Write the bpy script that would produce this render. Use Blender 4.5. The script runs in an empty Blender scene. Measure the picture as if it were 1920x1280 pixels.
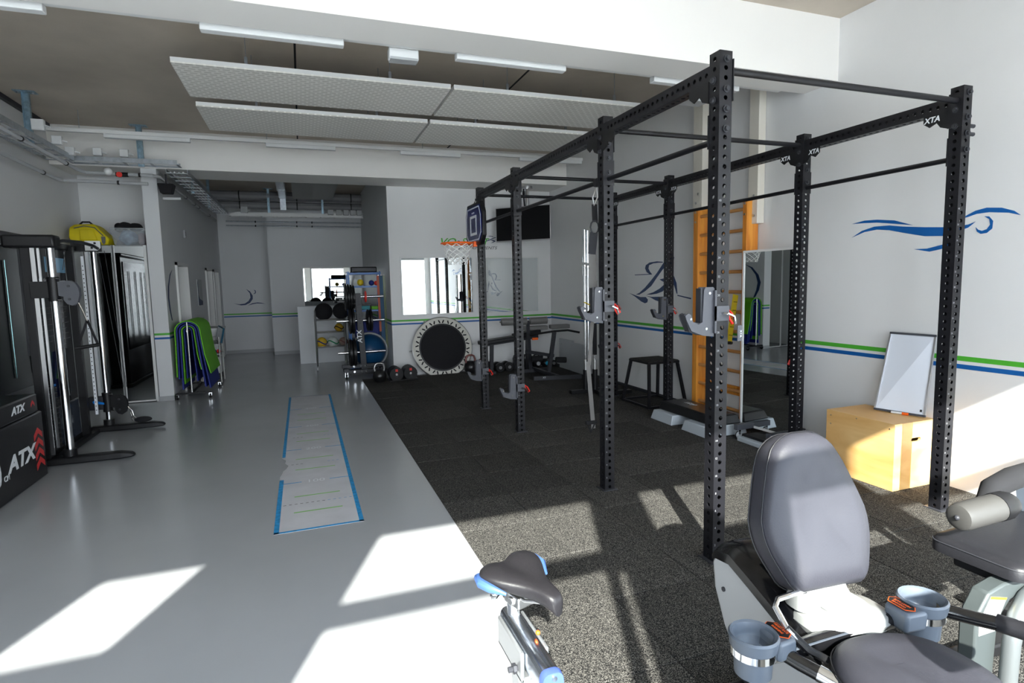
import bpy, bmesh, math, random
from mathutils import Vector, Matrix, Euler
random.seed(7)
PI = math.pi
S = bpy.context.scene
C = S.collection

# ------------------------------------------------------------------ camera
cam = bpy.data.cameras.new('camera')
cam.sensor_fit = 'HORIZONTAL'; cam.sensor_width = 36.0
cam.lens = 1074.6 / 1920 * 36.0
cam.clip_start = 0.02; cam.clip_end = 300
camo = bpy.data.objects.new('camera', cam); C.objects.link(camo)
R = ((0.93913202, -0.05522237, 0.33908927), (-0.34288036, -0.08876598, 0.93517574), (-0.02154303, -0.99452053, -0.10229764))
camo.matrix_world = Matrix(((R[0][0], -R[0][1], -R[0][2], 0), (R[1][0], -R[1][1], -R[1][2], 0), (R[2][0], -R[2][1], -R[2][2], 1.6), (0, 0, 0, 1)))
S.camera = camo

# ------------------------------------------------------------------ world, sun, window portals, exposure
SUN_E, SKY_E, EXPO = 20.5, 7.6, 0.46
w = bpy.data.worlds.new('sky'); S.world = w; w.use_nodes = True
nt = w.node_tree; bg = nt.nodes['Background']
geo = nt.nodes.new('ShaderNodeTexCoord'); sep = nt.nodes.new('ShaderNodeSeparateXYZ'); rmp = nt.nodes.new('ShaderNodeValToRGB')
nt.links.new(geo.outputs['Generated'], sep.inputs[0]); nt.links.new(sep.outputs[2], rmp.inputs[0]); nt.links.new(rmp.outputs[0], bg.inputs[0])
rmp.color_ramp.elements[0].position = 0.0; rmp.color_ramp.elements[0].color = (0.93, 0.95, 1.0, 1)
rmp.color_ramp.elements[1].position = 0.7; rmp.color_ramp.elements[1].color = (0.66, 0.80, 1.0, 1)
bg.inputs[1].default_value = SKY_E
sun = bpy.data.lights.new('sun', 'SUN'); sun.energy = SUN_E; sun.angle = math.radians(0.6); sun.color = (1.0, 0.96, 0.88)
so = bpy.data.objects.new('sun', sun); C.objects.link(so)
so.rotation_euler = Vector((0.405, 1.0, -0.687)).to_track_quat('-Z', 'Y').to_euler()
so.location = (-4, -10, 8)
def portal(x0, x1, z0, z1):
    l = bpy.data.lights.new('window_daylight', 'AREA'); l.shape = 'RECTANGLE'; l.size = x1 - x0; l.size_y = z1 - z0
    l.cycles.is_portal = True
    o = bpy.data.objects.new('window_daylight', l); C.objects.link(o)
    o.location = ((x0 + x1) / 2, -1.01, (z0 + z1) / 2); o.rotation_euler = (math.radians(90), 0, 0)   # -Z looks to +Y
    o.rotation_euler = Vector((0, 1, 0)).to_track_quat('-Z', 'Z').to_euler()
WINS = [(-3.0, -2.457, 0.12, 3.165), (-1.48, 0.04, 0.12, 3.165), (0.08, 0.155, 0.12, 2.49), (0.43, 2.02, 0.12, 3.165), (2.29, 4.30, 0.12, 3.165)]
for a in WINS:
    if a[1] - a[0] > 0.2: portal(*a)
S.view_settings.view_transform = 'Standard'; S.view_settings.look = 'None'
S.view_settings.exposure = EXPO; S.view_settings.gamma = 1.0; S.view_settings.use_curve_mapping = False

# ------------------------------------------------------------------ helpers: materials
MATS = {}
def mat(name, col, rough=0.5, metal=0.0, noise=None, bump=None, spec=0.5, coat=0.0, coatr=0.1, alpha=1.0):
    """noise=(scale, amount) colour variation ; bump=(scale, strength)"""
    if name in MATS: return MATS[name]
    m = bpy.data.materials.new(name); m.use_nodes = True
    n = m.node_tree; p = n.nodes['Principled BSDF']
    c = tuple(col) + (1,)
    p.inputs['Base Color'].default_value = c; p.inputs['Roughness'].default_value = rough; p.inputs['Metallic'].default_value = metal
    p.inputs['Specular IOR Level'].default_value = spec; p.inputs['Coat Weight'].default_value = coat; p.inputs['Coat Roughness'].default_value = coatr
    p.inputs['Alpha'].default_value = alpha
    tc = n.nodes.new('ShaderNodeTexCoord')
    if noise:
        t = n.nodes.new('ShaderNodeTexNoise'); t.inputs['Scale'].default_value = noise[0]; t.inputs['Detail'].default_value = 4
        n.links.new(tc.outputs['Object'], t.inputs[0])
        r = n.nodes.new('ShaderNodeValToRGB'); a = noise[1]
        r.color_ramp.elements[0].position = 0.3; r.color_ramp.elements[1].position = 0.7
        r.color_ramp.elements[0].color = tuple(max(0, v * (1 - a)) for v in col) + (1,)
        r.color_ramp.elements[1].color = tuple(min(1, v * (1 + a)) for v in col) + (1,)
        n.links.new(t.outputs['Fac'], r.inputs[0]); n.links.new(r.outputs[0], p.inputs['Base Color'])
    if bump:
        t = n.nodes.new('ShaderNodeTexNoise'); t.inputs['Scale'].default_value = bump[0]; t.inputs['Detail'].default_value = 3
        n.links.new(tc.outputs['Object'], t.inputs[0])
        b = n.nodes.new('ShaderNodeBump'); b.inputs['Strength'].default_value = bump[1]; b.inputs['Distance'].default_value = 0.01
        n.links.new(t.outputs['Fac'], b.inputs['Height']); n.links.new(b.outputs[0], p.inputs['Normal'])
    MATS[name] = m; return m
WALL = mat('wall_paint', (0.76, 0.76, 0.76), 0.55, noise=(1.3, 0.02), bump=(60, 0.03))
WALLG = mat('hall_wall_paint', (0.68, 0.69, 0.70), 0.5, noise=(1.1, 0.02))
BEAMW = mat('beam_paint', (0.84, 0.82, 0.79), 0.6)
CREAM = mat('batten_paint', (0.72, 0.68, 0.60), 0.5)
VINYL = mat('vinyl_floor', (0.36, 0.37, 0.385), 0.22, noise=(0.9, 0.05), bump=(3, 0.02), coat=0.25, coatr=0.25)
CONC = mat('raw_concrete', (0.54, 0.475, 0.40), 0.8, noise=(1.1, 0.16), bump=(25, 0.15))
BLK = mat('black_powder_coat', (0.009, 0.009, 0.0115), 0.40, bump=(400, 0.05), spec=0.32)
BLK2 = mat('black_plastic', (0.009, 0.009, 0.010), 0.38, spec=0.3)
GLOSSB = mat('gloss_black', (0.006, 0.006, 0.007), 0.06, coat=0.6, coatr=0.03)
DKG = mat('dark_grey_steel', (0.032, 0.033, 0.039), 0.45, spec=0.35)
MIDG = mat('grey_powder_coat', (0.062, 0.065, 0.078), 0.45)
LEATH = mat('grey_vinyl_upholstery', (0.034, 0.034, 0.043), 0.46, bump=(180, 0.06), spec=0.35)
LEATHB = mat('black_upholstery', (0.015, 0.015, 0.018), 0.42, bump=(120, 0.06), spec=0.35)
CHROME = mat('chrome', (0.75, 0.76, 0.78), 0.10, 1.0)
STEEL = mat('brushed_steel', (0.55, 0.55, 0.55), 0.28, 1.0)
GALV = mat('galvanised_steel', (0.42, 0.45, 0.48), 0.38, 0.9, noise=(20, 0.15))
GALVB = mat('blue_galvanised', (0.30, 0.42, 0.50), 0.4, 0.8, noise=(25, 0.25))
WHT = mat('white_plastic', (0.72, 0.73, 0.73), 0.4)
WHTM = mat('white_metal', (0.74, 0.74, 0.73), 0.45)
SILV = mat('silver_grey_plastic', (0.40, 0.41, 0.42), 0.42)
BLUEG = mat('blue_grey_plastic', (0.10, 0.12, 0.15), 0.35)
MIRR = mat('mirror_glass', (0.72, 0.75, 0.75), 0.01, 1.0)
RED = mat('red_plastic', (0.75, 0.03, 0.02), 0.35)
GREENP = mat('green_paint', (0.07, 0.42, 0.03), 0.5)
BLUEP = mat('blue_paint', (0.0, 0.10, 0.36), 0.5)
NAVYP = mat('navy_paint', (0.01, 0.035, 0.12), 0.5)
GREYP = mat('grey_print', (0.12, 0.12, 0.12), 0.5)
PRINTW = mat('white_print', (0.75, 0.77, 0.8), 0.5)
ORANGE = mat('orange_steel', (0.90, 0.13, 0.01), 0.35)
YEL = mat('yellow_fabric', (0.72, 0.58, 0.0), 0.6, noise=(6, 0.1))
YELP = mat('yellow_webbing', (0.75, 0.55, 0.02), 0.5)
MATG = mat('green_foam', (0.13, 0.48, 0.01), 0.6, bump=(200, 0.05))
MATB = mat('blue_foam', (0.006, 0.02, 0.20), 0.6, bump=(200, 0.05))
BLUEM = mat('blue_steel', (0.01, 0.12, 0.42), 0.35)
SKIRT = mat('beige_canvas', (0.66, 0.64, 0.58), 0.7, noise=(9, 0.06))
NETM = mat('white_cord', (0.80, 0.80, 0.78), 0.6)
DISCB = mat('blue_board_film', (0.012, 0.018, 0.16), 0.15, coat=0.5)
ROLLG = mat('grey_foam_roller', (0.16, 0.155, 0.15), 0.5, bump=(90, 0.08))
WHITEB = mat('whiteboard_enamel', (0.72, 0.76, 0.84), 0.2)
ALU = mat('aluminium', (0.62, 0.62, 0.63), 0.3, 0.9)
BALLB = mat('blue_rubber', (0.005, 0.06, 0.16), 0.3)
TAPE = mat('blue_tape', (0.02, 0.26, 0.55), 0.5, noise=(30, 0.3))
SHEET = mat('worn_grey_vinyl_sheet', (0.55, 0.55, 0.58), 0.45, noise=(5, 0.07))
PINK = mat('dull_red_print', (0.55, 0.03, 0.03), 0.5)
FRAMEW = mat('window_frame_paint', (0.30, 0.32, 0.34), 0.4)
GROUNDM = mat('pale_paving', (0.55, 0.54, 0.52), 0.8, noise=(2, 0.1))
CLOTH1 = mat('pale_blue_cloth', (0.35, 0.45, 0.58), 0.8, noise=(12, 0.35))
BLKC = mat('black_cloth', (0.008, 0.008, 0.01), 0.9)
SKYB = mat('painted_sky_reflection', (0.20, 0.42, 0.62), 0.25)
TEALR = mat('teal_tinted_rod', (0.12, 0.22, 0.22), 0.15, 0.8)

def wood(name, c1, c2, scale, axis):
    m = bpy.data.materials.new(name); m.use_nodes = True; n = m.node_tree; p = n.nodes['Principled BSDF']
    tc = n.nodes.new('ShaderNodeTexCoord'); mp = n.nodes.new('ShaderNodeMapping'); mp.inputs['Scale'].default_value = axis
    t = n.nodes.new('ShaderNodeTexNoise'); t.inputs['Scale'].default_value = scale; t.inputs['Detail'].default_value = 5; t.inputs['Distortion'].default_value = 0.6
    r = n.nodes.new('ShaderNodeValToRGB'); r.color_ramp.elements[0].position = 0.35; r.color_ramp.elements[1].position = 0.65
    r.color_ramp.elements[0].color = c1 + (1,); r.color_ramp.elements[1].color = c2 + (1,)
    n.links.new(tc.outputs['Object'], mp.inputs[0]); n.links.new(mp.outputs[0], t.inputs[0]); n.links.new(t.outputs['Fac'], r.inputs[0]); n.links.new(r.outputs[0], p.inputs['Base Color'])
    p.inputs['Roughness'].default_value = 0.45; return m
PLY = wood('birch_plywood', (0.62, 0.33, 0.10), (0.80, 0.52, 0.22), 2.2, (1, 0.5, 2.2))
BARW = wood('varnished_pine', (0.62, 0.20, 0.02), (0.80, 0.34, 0.05), 3.0, (6, 6, 0.6))
RUNG = wood('varnished_beech', (0.48, 0.21, 0.06), (0.60, 0.30, 0.10), 3.0, (6, 0.6, 6))

def rubber():
    m = bpy.data.materials.new('granulated_rubber'); m.use_nodes = True; n = m.node_tree; p = n.nodes['Principled BSDF']
    tc = n.nodes.new('ShaderNodeTexCoord'); t = n.nodes.new('ShaderNodeTexNoise'); t.inputs['Scale'].default_value = 260; t.inputs['Detail'].default_value = 2
    r = n.nodes.new('ShaderNodeValToRGB'); r.color_ramp.elements[0].position = 0.45; r.color_ramp.elements[1].position = 0.68
    r.color_ramp.elements[0].color = (0.006, 0.006, 0.0065, 1); r.color_ramp.elements[1].color = (0.17, 0.162, 0.147, 1)
    oi = n.nodes.new('ShaderNodeObjectInfo'); mx = n.nodes.new('ShaderNodeVectorMath'); mx.operation = 'SCALE'
    mr = n.nodes.new('ShaderNodeMapRange'); mr.inputs[3].default_value = 0.8; mr.inputs[4].default_value = 1.2
    n.links.new(oi.outputs['Random'], mr.inputs[0])
    n.links.new(tc.outputs['Object'], t.inputs[0]); n.links.new(t.outputs['Fac'], r.inputs[0])
    n.links.new(r.outputs[0], mx.inputs[0]); n.links.new(mr.outputs[0], mx.inputs['Scale']); n.links.new(mx.outputs[0], p.inputs['Base Color'])
    b = n.nodes.new('ShaderNodeBump'); b.inputs['Strength'].default_value = 0.35; b.inputs['Distance'].default_value = 0.003
    n.links.new(t.outputs['Fac'], b.inputs['Height']); n.links.new(b.outputs[0], p.inputs['Normal'])
    p.inputs['Roughness'].default_value = 0.85; p.inputs['Specular IOR Level'].default_value = 0.12
    return m
RUB = rubber()

def slots():
    m = bpy.data.materials.new('perforated_white_sheet'); m.use_nodes = True; n = m.node_tree; p = n.nodes['Principled BSDF']
    tc = n.nodes.new('ShaderNodeTexCoord'); b = n.nodes.new('ShaderNodeTexBrick')
    b.inputs['Scale'].default_value = 1.0; b.inputs['Brick Width'].default_value = 0.075; b.inputs['Row Height'].default_value = 0.05
    b.inputs['Mortar Size'].default_value = 0.013; b.inputs['Mortar Smooth'].default_value = 0.4; b.offset = 0.5
    b.inputs['Color1'].default_value = (0.64, 0.62, 0.57, 1); b.inputs['Color2'].default_value = (0.68, 0.66, 0.61, 1); b.inputs['Mortar'].default_value = (0.86, 0.84, 0.79, 1)
    n.links.new(tc.outputs['Object'], b.inputs[0]); n.links.new(b.outputs[0], p.inputs['Base Color']); p.inputs['Roughness'].default_value = 0.5
    return m
PERF = slots()
def glass():
    m = bpy.data.materials.new('window_glass'); m.use_nodes = True; n = m.node_tree; n.nodes.clear()
    o = n.nodes.new('ShaderNodeOutputMaterial'); t = n.nodes.new('ShaderNodeBsdfTransparent'); g = n.nodes.new('ShaderNodeBsdfGlossy'); mx = n.nodes.new('ShaderNodeMixShader')
    g.inputs['Roughness'].default_value = 0.0; mx.inputs[0].default_value = 0.06; t.inputs[0].default_value = (0.95, 0.97, 0.97, 1)
    n.links.new(t.outputs[0], mx.inputs[1]); n.links.new(g.outputs[0], mx.inputs[2]); n.links.new(mx.outputs[0], o.inputs[0]); return m
GLASS = glass()
def clearp():
    m = bpy.data.materials.new('clear_plastic'); m.use_nodes = True; n = m.node_tree; n.nodes.clear()
    o = n.nodes.new('ShaderNodeOutputMaterial'); t = n.nodes.new('ShaderNodeBsdfTransparent'); g = n.nodes.new('ShaderNodeBsdfPrincipled'); mx = n.nodes.new('ShaderNodeMixShader')
    g.inputs['Base Color'].default_value = (0.6, 0.65, 0.7, 1); g.inputs['Roughness'].default_value = 0.25; mx.inputs[0].default_value = 0.35
    n.links.new(t.outputs[0], mx.inputs[1]); n.links.new(g.outputs[0], mx.inputs[2]); n.links.new(mx.outputs[0], o.inputs[0]); return m
CLEAR = clearp()

# ------------------------------------------------------------------ helpers: geometry
class B:
    def __init__(s): s.bm = bmesh.new()
    def box(s, x0, y0, z0, x1, y1, z1, M=None):
        vs = [s.bm.verts.new(Vector(p)) for p in ((x0,y0,z0),(x1,y0,z0),(x1,y1,z0),(x0,y1,z0),(x0,y0,z1),(x1,y0,z1),(x1,y1,z1),(x0,y1,z1))]
        for f in ((0,3,2,1),(4,5,6,7),(0,1,5,4),(1,2,6,5),(2,3,7,6),(3,0,4,7)): s.bm.faces.new([vs[i] for i in f])
        if M is not None:
            for v in vs: v.co = M @ v.co
        return s
    def cb(s, c, d, rot=(0,0,0)):
        M = Matrix.Translation(c) @ Euler(rot).to_matrix().to_4x4()
        return s.box(-d[0]/2, -d[1]/2, -d[2]/2, d[0]/2, d[1]/2, d[2]/2, M)
    def beam(s, p, q, wd, ht, up=(0,0,1)):
        p = Vector(p); q = Vector(q); d = (q - p); L = d.length; d.normalize(); u = Vector(up)
        if abs(d.dot(u)) > 0.98: u = Vector((1,0,0))
        a = d.cross(u).normalized(); b = a.cross(d).normalized()
        M = Matrix(((a.x, d.x, b.x, p.x), (a.y, d.y, b.y, p.y), (a.z, d.z, b.z, p.z), (0,0,0,1)))
        return s.box(-wd/2, 0, -ht/2, wd/2, L, ht/2, M)
    def tube(s, pts, r, seg=10, closed=False, cap=True):
        pts = [Vector(p) for p in pts]; n = len(pts); rr = r if isinstance(r, (list, tuple)) else [r] * n
        rings = []; prev = None
        for i, p in enumerate(pts):
            if closed: d = pts[(i+1) % n] - pts[i-1]
            else: d = pts[min(i+1, n-1)] - pts[max(i-1, 0)]
            if d.length < 1e-9: d = Vector((0,0,1))
            d.normalize()
            if prev is None:
                u = Vector((0,0,1)) if abs(d.z) < 0.9 else Vector((1,0,0)); a = d.cross(u).normalized()
            else:
                a = prev - d * prev.dot(d)
                if a.length < 1e-6: a = d.orthogonal()
                a.normalize()
            prev = a; b = d.cross(a)
            rings.append([s.bm.verts.new(p + rr[i] * (math.cos(2*PI*k/seg) * a + math.sin(2*PI*k/seg) * b)) for k in range(seg)])
        m = n if closed else n - 1
        for i in range(m):
            A = rings[i]; D = rings[(i+1) % n]
            for k in range(seg): s.bm.faces.new([A[k], A[(k+1) % seg], D[(k+1) % seg], D[k]])
        if cap and not closed:
            s.bm.faces.new(rings[0][::-1]); s.bm.faces.new(rings[-1])
        return s
    def cyl(s, p, q, r, seg=16, r2=None): return s.tube([p, q], [r, r if r2 is None else r2], seg)
    def disc(s, c, axis, r, h, seg=24):
        a = Vector(axis).normalized() * h / 2; c = Vector(c); return s.cyl(c - a, c + a, r, seg)
    def prism(s, poly, fn, a, b):
        """poly list of 2D pts, fn(u,v,t)->xyz"""
        A = [s.bm.verts.new(Vector(fn(u, v, a))) for u, v in poly]; D = [s.bm.verts.new(Vector(fn(u, v, b))) for u, v in poly]
        n = len(poly); s.bm.faces.new(A); s.bm.faces.new(D[::-1])
        for i in range(n): s.bm.faces.new([A[i], D[i], D[(i+1) % n], A[(i+1) % n]])
        return s
    def sphere(s, c, r, u=20, v=12, sc=(1,1,1), M=None):
        mm = Matrix.Translation(c) @ (M or Matrix.Identity(4)) @ Matrix.Diagonal((sc[0], sc[1], sc[2], 1))
        bmesh.ops.create_uvsphere(s.bm, u_segments=u, v_segments=v, radius=r, matrix=mm); return s
    def loft(s, rings, closed=True, cap=True):
        R_ = [[s.bm.verts.new(Vector(p)) for p in ring] for ring in rings]; n = len(R_[0])
        for i in range(len(R_) - 1):
            for k in range(n if closed else n - 1):
                s.bm.faces.new([R_[i][k], R_[i][(k+1) % n], R_[i+1][(k+1) % n], R_[i+1][k]])
        if cap: s.bm.faces.new(R_[0][::-1]); s.bm.faces.new(R_[-1])
        return s
    def lathe(s, prof, c=(0,0,0), seg=24, M=None):
        M = M or Matrix.Identity(4)
        rings = [[M @ Vector((r*math.cos(2*PI*k/seg), r*math.sin(2*PI*k/seg), z)) + Vector(c) for k in range(seg)] for r, z in prof]
        return s.loft(rings)
    def obj(s, name, m, parent=None, bevel=0, sub=0, world=True, angle=35, label=None, stuff=False):
        bmesh.ops.recalc_face_normals(s.bm, faces=s.bm.faces)
        if parent is not None and world:
            inv = wm(parent).inverted()
            for v in s.bm.verts: v.co = inv @ v.co
        me = bpy.data.meshes.new(name); 
        for f in s.bm.faces: f.smooth = True
        s.bm.to_mesh(me); s.bm.free()
        me.set_sharp_from_angle(angle=math.radians(angle))
        me.materials.append(m)
        o = bpy.data.objects.new(name, me); C.objects.link(o)
        if parent is not None: o.parent = parent
        if bevel:
            b = o.modifiers.new('bevel', 'BEVEL'); b.width = bevel; b.segments = 2; b.limit_method = 'ANGLE'
        if sub:
            b = o.modifiers.new('subsurf', 'SUBSURF'); b.levels = sub; b.render_levels = sub
        if label: o['label'] = label
        if stuff: o['kind'] = 'stuff'
        return o
def wm(o):
    M = Matrix.Translation(o.location) @ o.rotation_euler.to_matrix().to_4x4()
    return (wm(o.parent) @ M) if o.parent else M
def thing(name, label, cat, loc=(0,0,0), rotz=0, group=None):
    o = bpy.data.objects.new(name, None); C.objects.link(o); o.empty_display_size = 0.1
    o.location = loc; o.rotation_euler = (0, 0, rotz); tag(o, label, cat, group); return o
def tag(o, label, cat, group=None):
    o['label'] = label; o['category'] = cat
    if group: o['group'] = group
    return o
def struct(o): o['kind'] = 'structure'; return o
def copy_tree(o, parent=None):
    c = o.copy(); C.objects.link(c); c.parent = parent
    for ch in list(o.children): copy_tree(ch, c)
    return c
def text(body, size, name, m, parent, M, shear=0.0, ext=0.001, bold=0.0, sx=1.0, world=True, align='CENTER', label=None):
    cu = bpy.data.curves.new(name, 'FONT'); cu.body = body; cu.size = size; cu.extrude = ext; cu.shear = shear; cu.offset = bold; cu.align_x = align; cu.resolution_u = 3
    t = bpy.data.objects.new('tmp', cu); C.objects.link(t)
    bpy.context.view_layer.update()
    me = bpy.data.meshes.new_from_object(t.evaluated_get(bpy.context.evaluated_depsgraph_get())); me.name = name
    bpy.data.objects.remove(t); bpy.data.curves.remove(cu)
    inv = wm(parent).inverted() if (parent and world) else Matrix.Identity(4)
    T = inv @ M @ Matrix.Diagonal((sx, 1, 1, 1)); me.transform(T); me.materials.clear(); me.materials.append(m)
    o = bpy.data.objects.new(name, me); C.objects.link(o); o.parent = parent
    if label: o['label'] = label
    return o
def frame(o, xa, ya):
    """matrix placing text plane at o with x axis xa, y axis ya"""
    xa = Vector(xa).normalized(); ya = Vector(ya).normalized(); za = xa.cross(ya).normalized(); ya = za.cross(xa)
    return Matrix(((xa.x, ya.x, za.x, o[0]), (xa.y, ya.y, za.y, o[1]), (xa.z, ya.z, za.z, o[2]), (0,0,0,1)))

XR, XL, ZC, ZB = 4.50, -3.05, 3.81, 3.29
# ================================================================== ROOM SHELL
floor = struct(B().box(XL-0.2, -1.15, -0.15, XR+0.2, 16.0, 0.0).obj('floor', VINYL))
ceil = struct(B().box(XL-0.2, -1.15, ZC, XR+0.2, 16.0, ZC+0.2).obj('ceiling', CONC))
# shadow joints between the concrete ceiling slabs
for x in (0.05, 2.35): B().box(x, 4.3, ZC-0.004, x+0.02, 9.4, ZC+0.001).obj('slab_joint', BLKC, ceil)
B().box(XL, 4.3, ZC-0.05, XL+0.05, 9.4, ZC).obj('slab_joint', DKG, ceil)
B().box(0.881, -0.71, 0.0, 4.497, 9.99, 0.0008).obj('rubber_underlay', BLKC, floor)
# rubber tiles, each its own piece
tile_me = None
x_l = [0.88 + 0.515*i for i in range(8)]; x_l[-1] = 4.497
y_l = [1.89 + 0.521*(k-5) for k in range(21)] + [9.99]
rnd = random.Random(3)
tiles = {}
for i in range(7):
    for j in range(len(y_l)-1):
        wx = round(x_l[i+1]-x_l[i], 3); wy = round(y_l[j+1]-y_l[j], 3); key = (wx, wy)
        if key not in tiles:
            b = B(); g = 0.0022; hx, hy, h, c = wx/2-g, wy/2-g, 0.006, 0.003
            b.loft([[(-hx,-hy,0),(hx,-hy,0),(hx,hy,0),(-hx,hy,0)], [(-hx,-hy,h-c),(hx,-hy,h-c),(hx,hy,h-c),(-hx,hy,h-c)], [(-hx+c,-hy+c,h),(hx-c,-hy+c,h),(hx-c,hy-c,h),(-hx+c,hy-c,h)]])
            o = b.obj('rubber_tile', RUB, None); tiles[key] = o.data
        else:
            o = bpy.data.objects.new('rubber_tile', tiles[key]); C.objects.link(o)
        o.parent = floor
        o.location = ((x_l[i]+x_l[i+1])/2, (y_l[j]+y_l[j+1])/2, rnd.uniform(0.0, 0.0012)); o.rotation_euler = (0, 0, rnd.uniform(-0.0016, 0.0016))
# walls
wl = struct(B().box(XL-0.2, -1.15, 0, XL, 10.6, ZC).obj('wall_left', WALL))
wa = struct(B().box(XL, 10.40, 0, -2.02, 10.6, ZC).obj('wall_alcove', WALL))
wr = struct(B().box(XR, -1.15, 0, XR+0.2, 10.3, ZC).obj('wall_right', WALL))
wbk = struct(B().box(1.45, 10.16, 0, XR, 10.30, ZC).obj('wall_back', WALL))
whr = struct(B().box(1.45, 10.30, 0, 1.60, 15.8, ZC).obj('wall_hall_right', WALLG))
hall = B()
doors = [(10.2, 11.15), (13.15, 13.95), (14.2, 15.0)]
ys = [9.43] + [v for d in doors for v in d] + [15.8]
for i in range(0, len(ys), 2): hall.box(-2.02, ys[i], 0, -1.83, ys[i+1], ZC)
for a, b_ in doors: hall.box(-2.02, a, 2.03, -1.83, b_, ZC)
whl = struct(hall.obj('wall_hall_left', WALLG))
whb = struct(B().box(-1.83, 15.6, 0, -0.70, 15.8, ZC).box(-0.70, 14.76, 0, 1.45, 15.8, ZC).obj('wall_hall_back', WALLG))
# facade behind the camera with window openings
F0, F1 = -1.0, -0.9
fb = B()
xs = [XL]
for a in WINS: xs += [a[0], a[1]]
xs.append(XR)
for i in range(0, len(xs), 2):
    if xs[i+1] - xs[i] > 1e-3: fb.box(xs[i], F0, 0, xs[i+1], F1, ZC)
for a in WINS: fb.box(a[0], F0, 0, a[1], F1, a[2]); fb.box(a[0], F0, a[3], a[1], F1, ZC)
wf = struct(fb.obj('wall_front', WALL))
for n_, a in enumerate(WINS):
    fr = B()
    tz = 0.04
    if a[1]-a[0] > 0.2:
        fr.box(a[0], -0.95, 2.49, a[1], -0.90, 2.61)
        fr.box(a[0], -0.95, a[2], a[1], -0.90, a[2]+0.05)
        if n_ == 3: fr.box(a[0], -0.95, a[2]+0.05, a[0]+0.07, -0.90, 2.49)
    else: fr.box(a[0], -0.95, a[2], a[1], -0.9, a[2]+0.05)
    wo = struct(fr.obj('window_%d' % (n_+1), FRAMEW))
    B().box(a[0], -0.935, a[2]+0.05, a[1], -0.927, a[3]).obj('pane', GLASS, wo)
# beams
bm1 = struct(B().box(XL, 3.91, ZB, XR, 4.27, ZC).obj('trim_1', BEAMW))
bm2 = struct(B().box(XL, 9.40, ZB, XR, 10.16, ZC).obj('trim_2', BEAMW))
# soffit column strip, baseboards
struct(B().box(-2.03, 9.42, 0, -1.82, 9.43, 0.07).box(-1.83, 9.42, 0, -1.82, 10.2, 0.07).box(-1.83, 11.15, 0, -1.82, 13.15, 0.07).obj('baseboard_left', SILV))
struct(B().box(1.44, 10.15, 0, 4.5, 10.16, 0.06).obj('baseboard_back', WHT))
struct(B().box(-1.83, 15.59, 0, -0.7, 15.6, 0.08).box(-0.71, 14.75, 0, -0.70, 15.6, 0.08).box(-0.71, 14.75, 0, -0.1, 14.76, 0.08).obj('baseboard_hall', SILV))
struct(B().box(4.488, 3.6, 0.006, 4.5, 10.16, 0.05).obj('baseboard_right', DKG))
# stripes green over blue
def stripe(par, f):
    f(0.985, 0.955).obj('green_stripe', GREENP, par, label='green painted stripe'); f(0.925, 0.897).obj('blue_stripe', BLUEP, par, label='blue painted stripe')
stripe(wr, lambda a, b_: B().box(4.4975, -0.9, b_+0.005, 4.502, 10.16, a+0.010))
stripe(wbk, lambda a, b_: B().box(1.45, 10.1575, b_, 4.5, 10.162, a))
stripe(whr, lambda a, b_: B().box(1.4475, 10.16, b_, 1.452, 14.7, a))
stripe(whl, lambda a, b_: B().box(-1.832, 9.43, b_, -1.8275, 10.2, a).box(-2.02, 9.4275, b_, -1.83, 9.432, a))
stripe(whb, lambda a, b_: B().box(-1.83, 15.5975, b_, -0.7, 15.602, a).box(-0.70, 14.7575, b_, -0.1, 14.762, a))
# painted figures on the walls
def decal(polys, fn, name, m, par, t=0.0015):
    b = B()
    for p in polys: b.prism(p, fn, 0, t)
    return b.obj(name, m, par)
SW = [[(3.713,1.923),(3.621,1.972),(3.508,1.997),(3.378,1.994),(3.253,1.972),(3.097,1.953),(2.941,1.938),(2.788,1.941),(2.74,1.957),(2.787,1.92),(2.938,1.874),(3.093,1.885),(3.251,1.923),(3.376,1.956),(3.485,1.97),(3.597,1.96)],
[(3.718,2.039),(3.601,2.056),(3.489,2.052),(3.338,2.03),(3.184,1.977),(3.295,1.996),(3.487,2.028),(3.6,2.035)],
[(3.169,1.791),(3.069,1.789),(2.943,1.814),(2.858,1.841),(2.942,1.783),(3.049,1.765)],
[(2.849,1.983),(2.792,2.012),(2.744,2.034),(2.674,2.046),(2.582,2.034),(2.507,2.004),(2.468,1.971),(2.536,1.995),(2.657,2.013),(2.735,2.011),(2.791,1.996)],
[(2.686,1.988),(2.655,1.984),(2.63,1.951),(2.632,1.9),(2.664,1.872),(2.703,1.869),(2.728,1.887),(2.738,1.919),(2.721,1.9),(2.696,1.889),(2.666,1.898),(2.647,1.927),(2.654,1.965)]]
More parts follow.
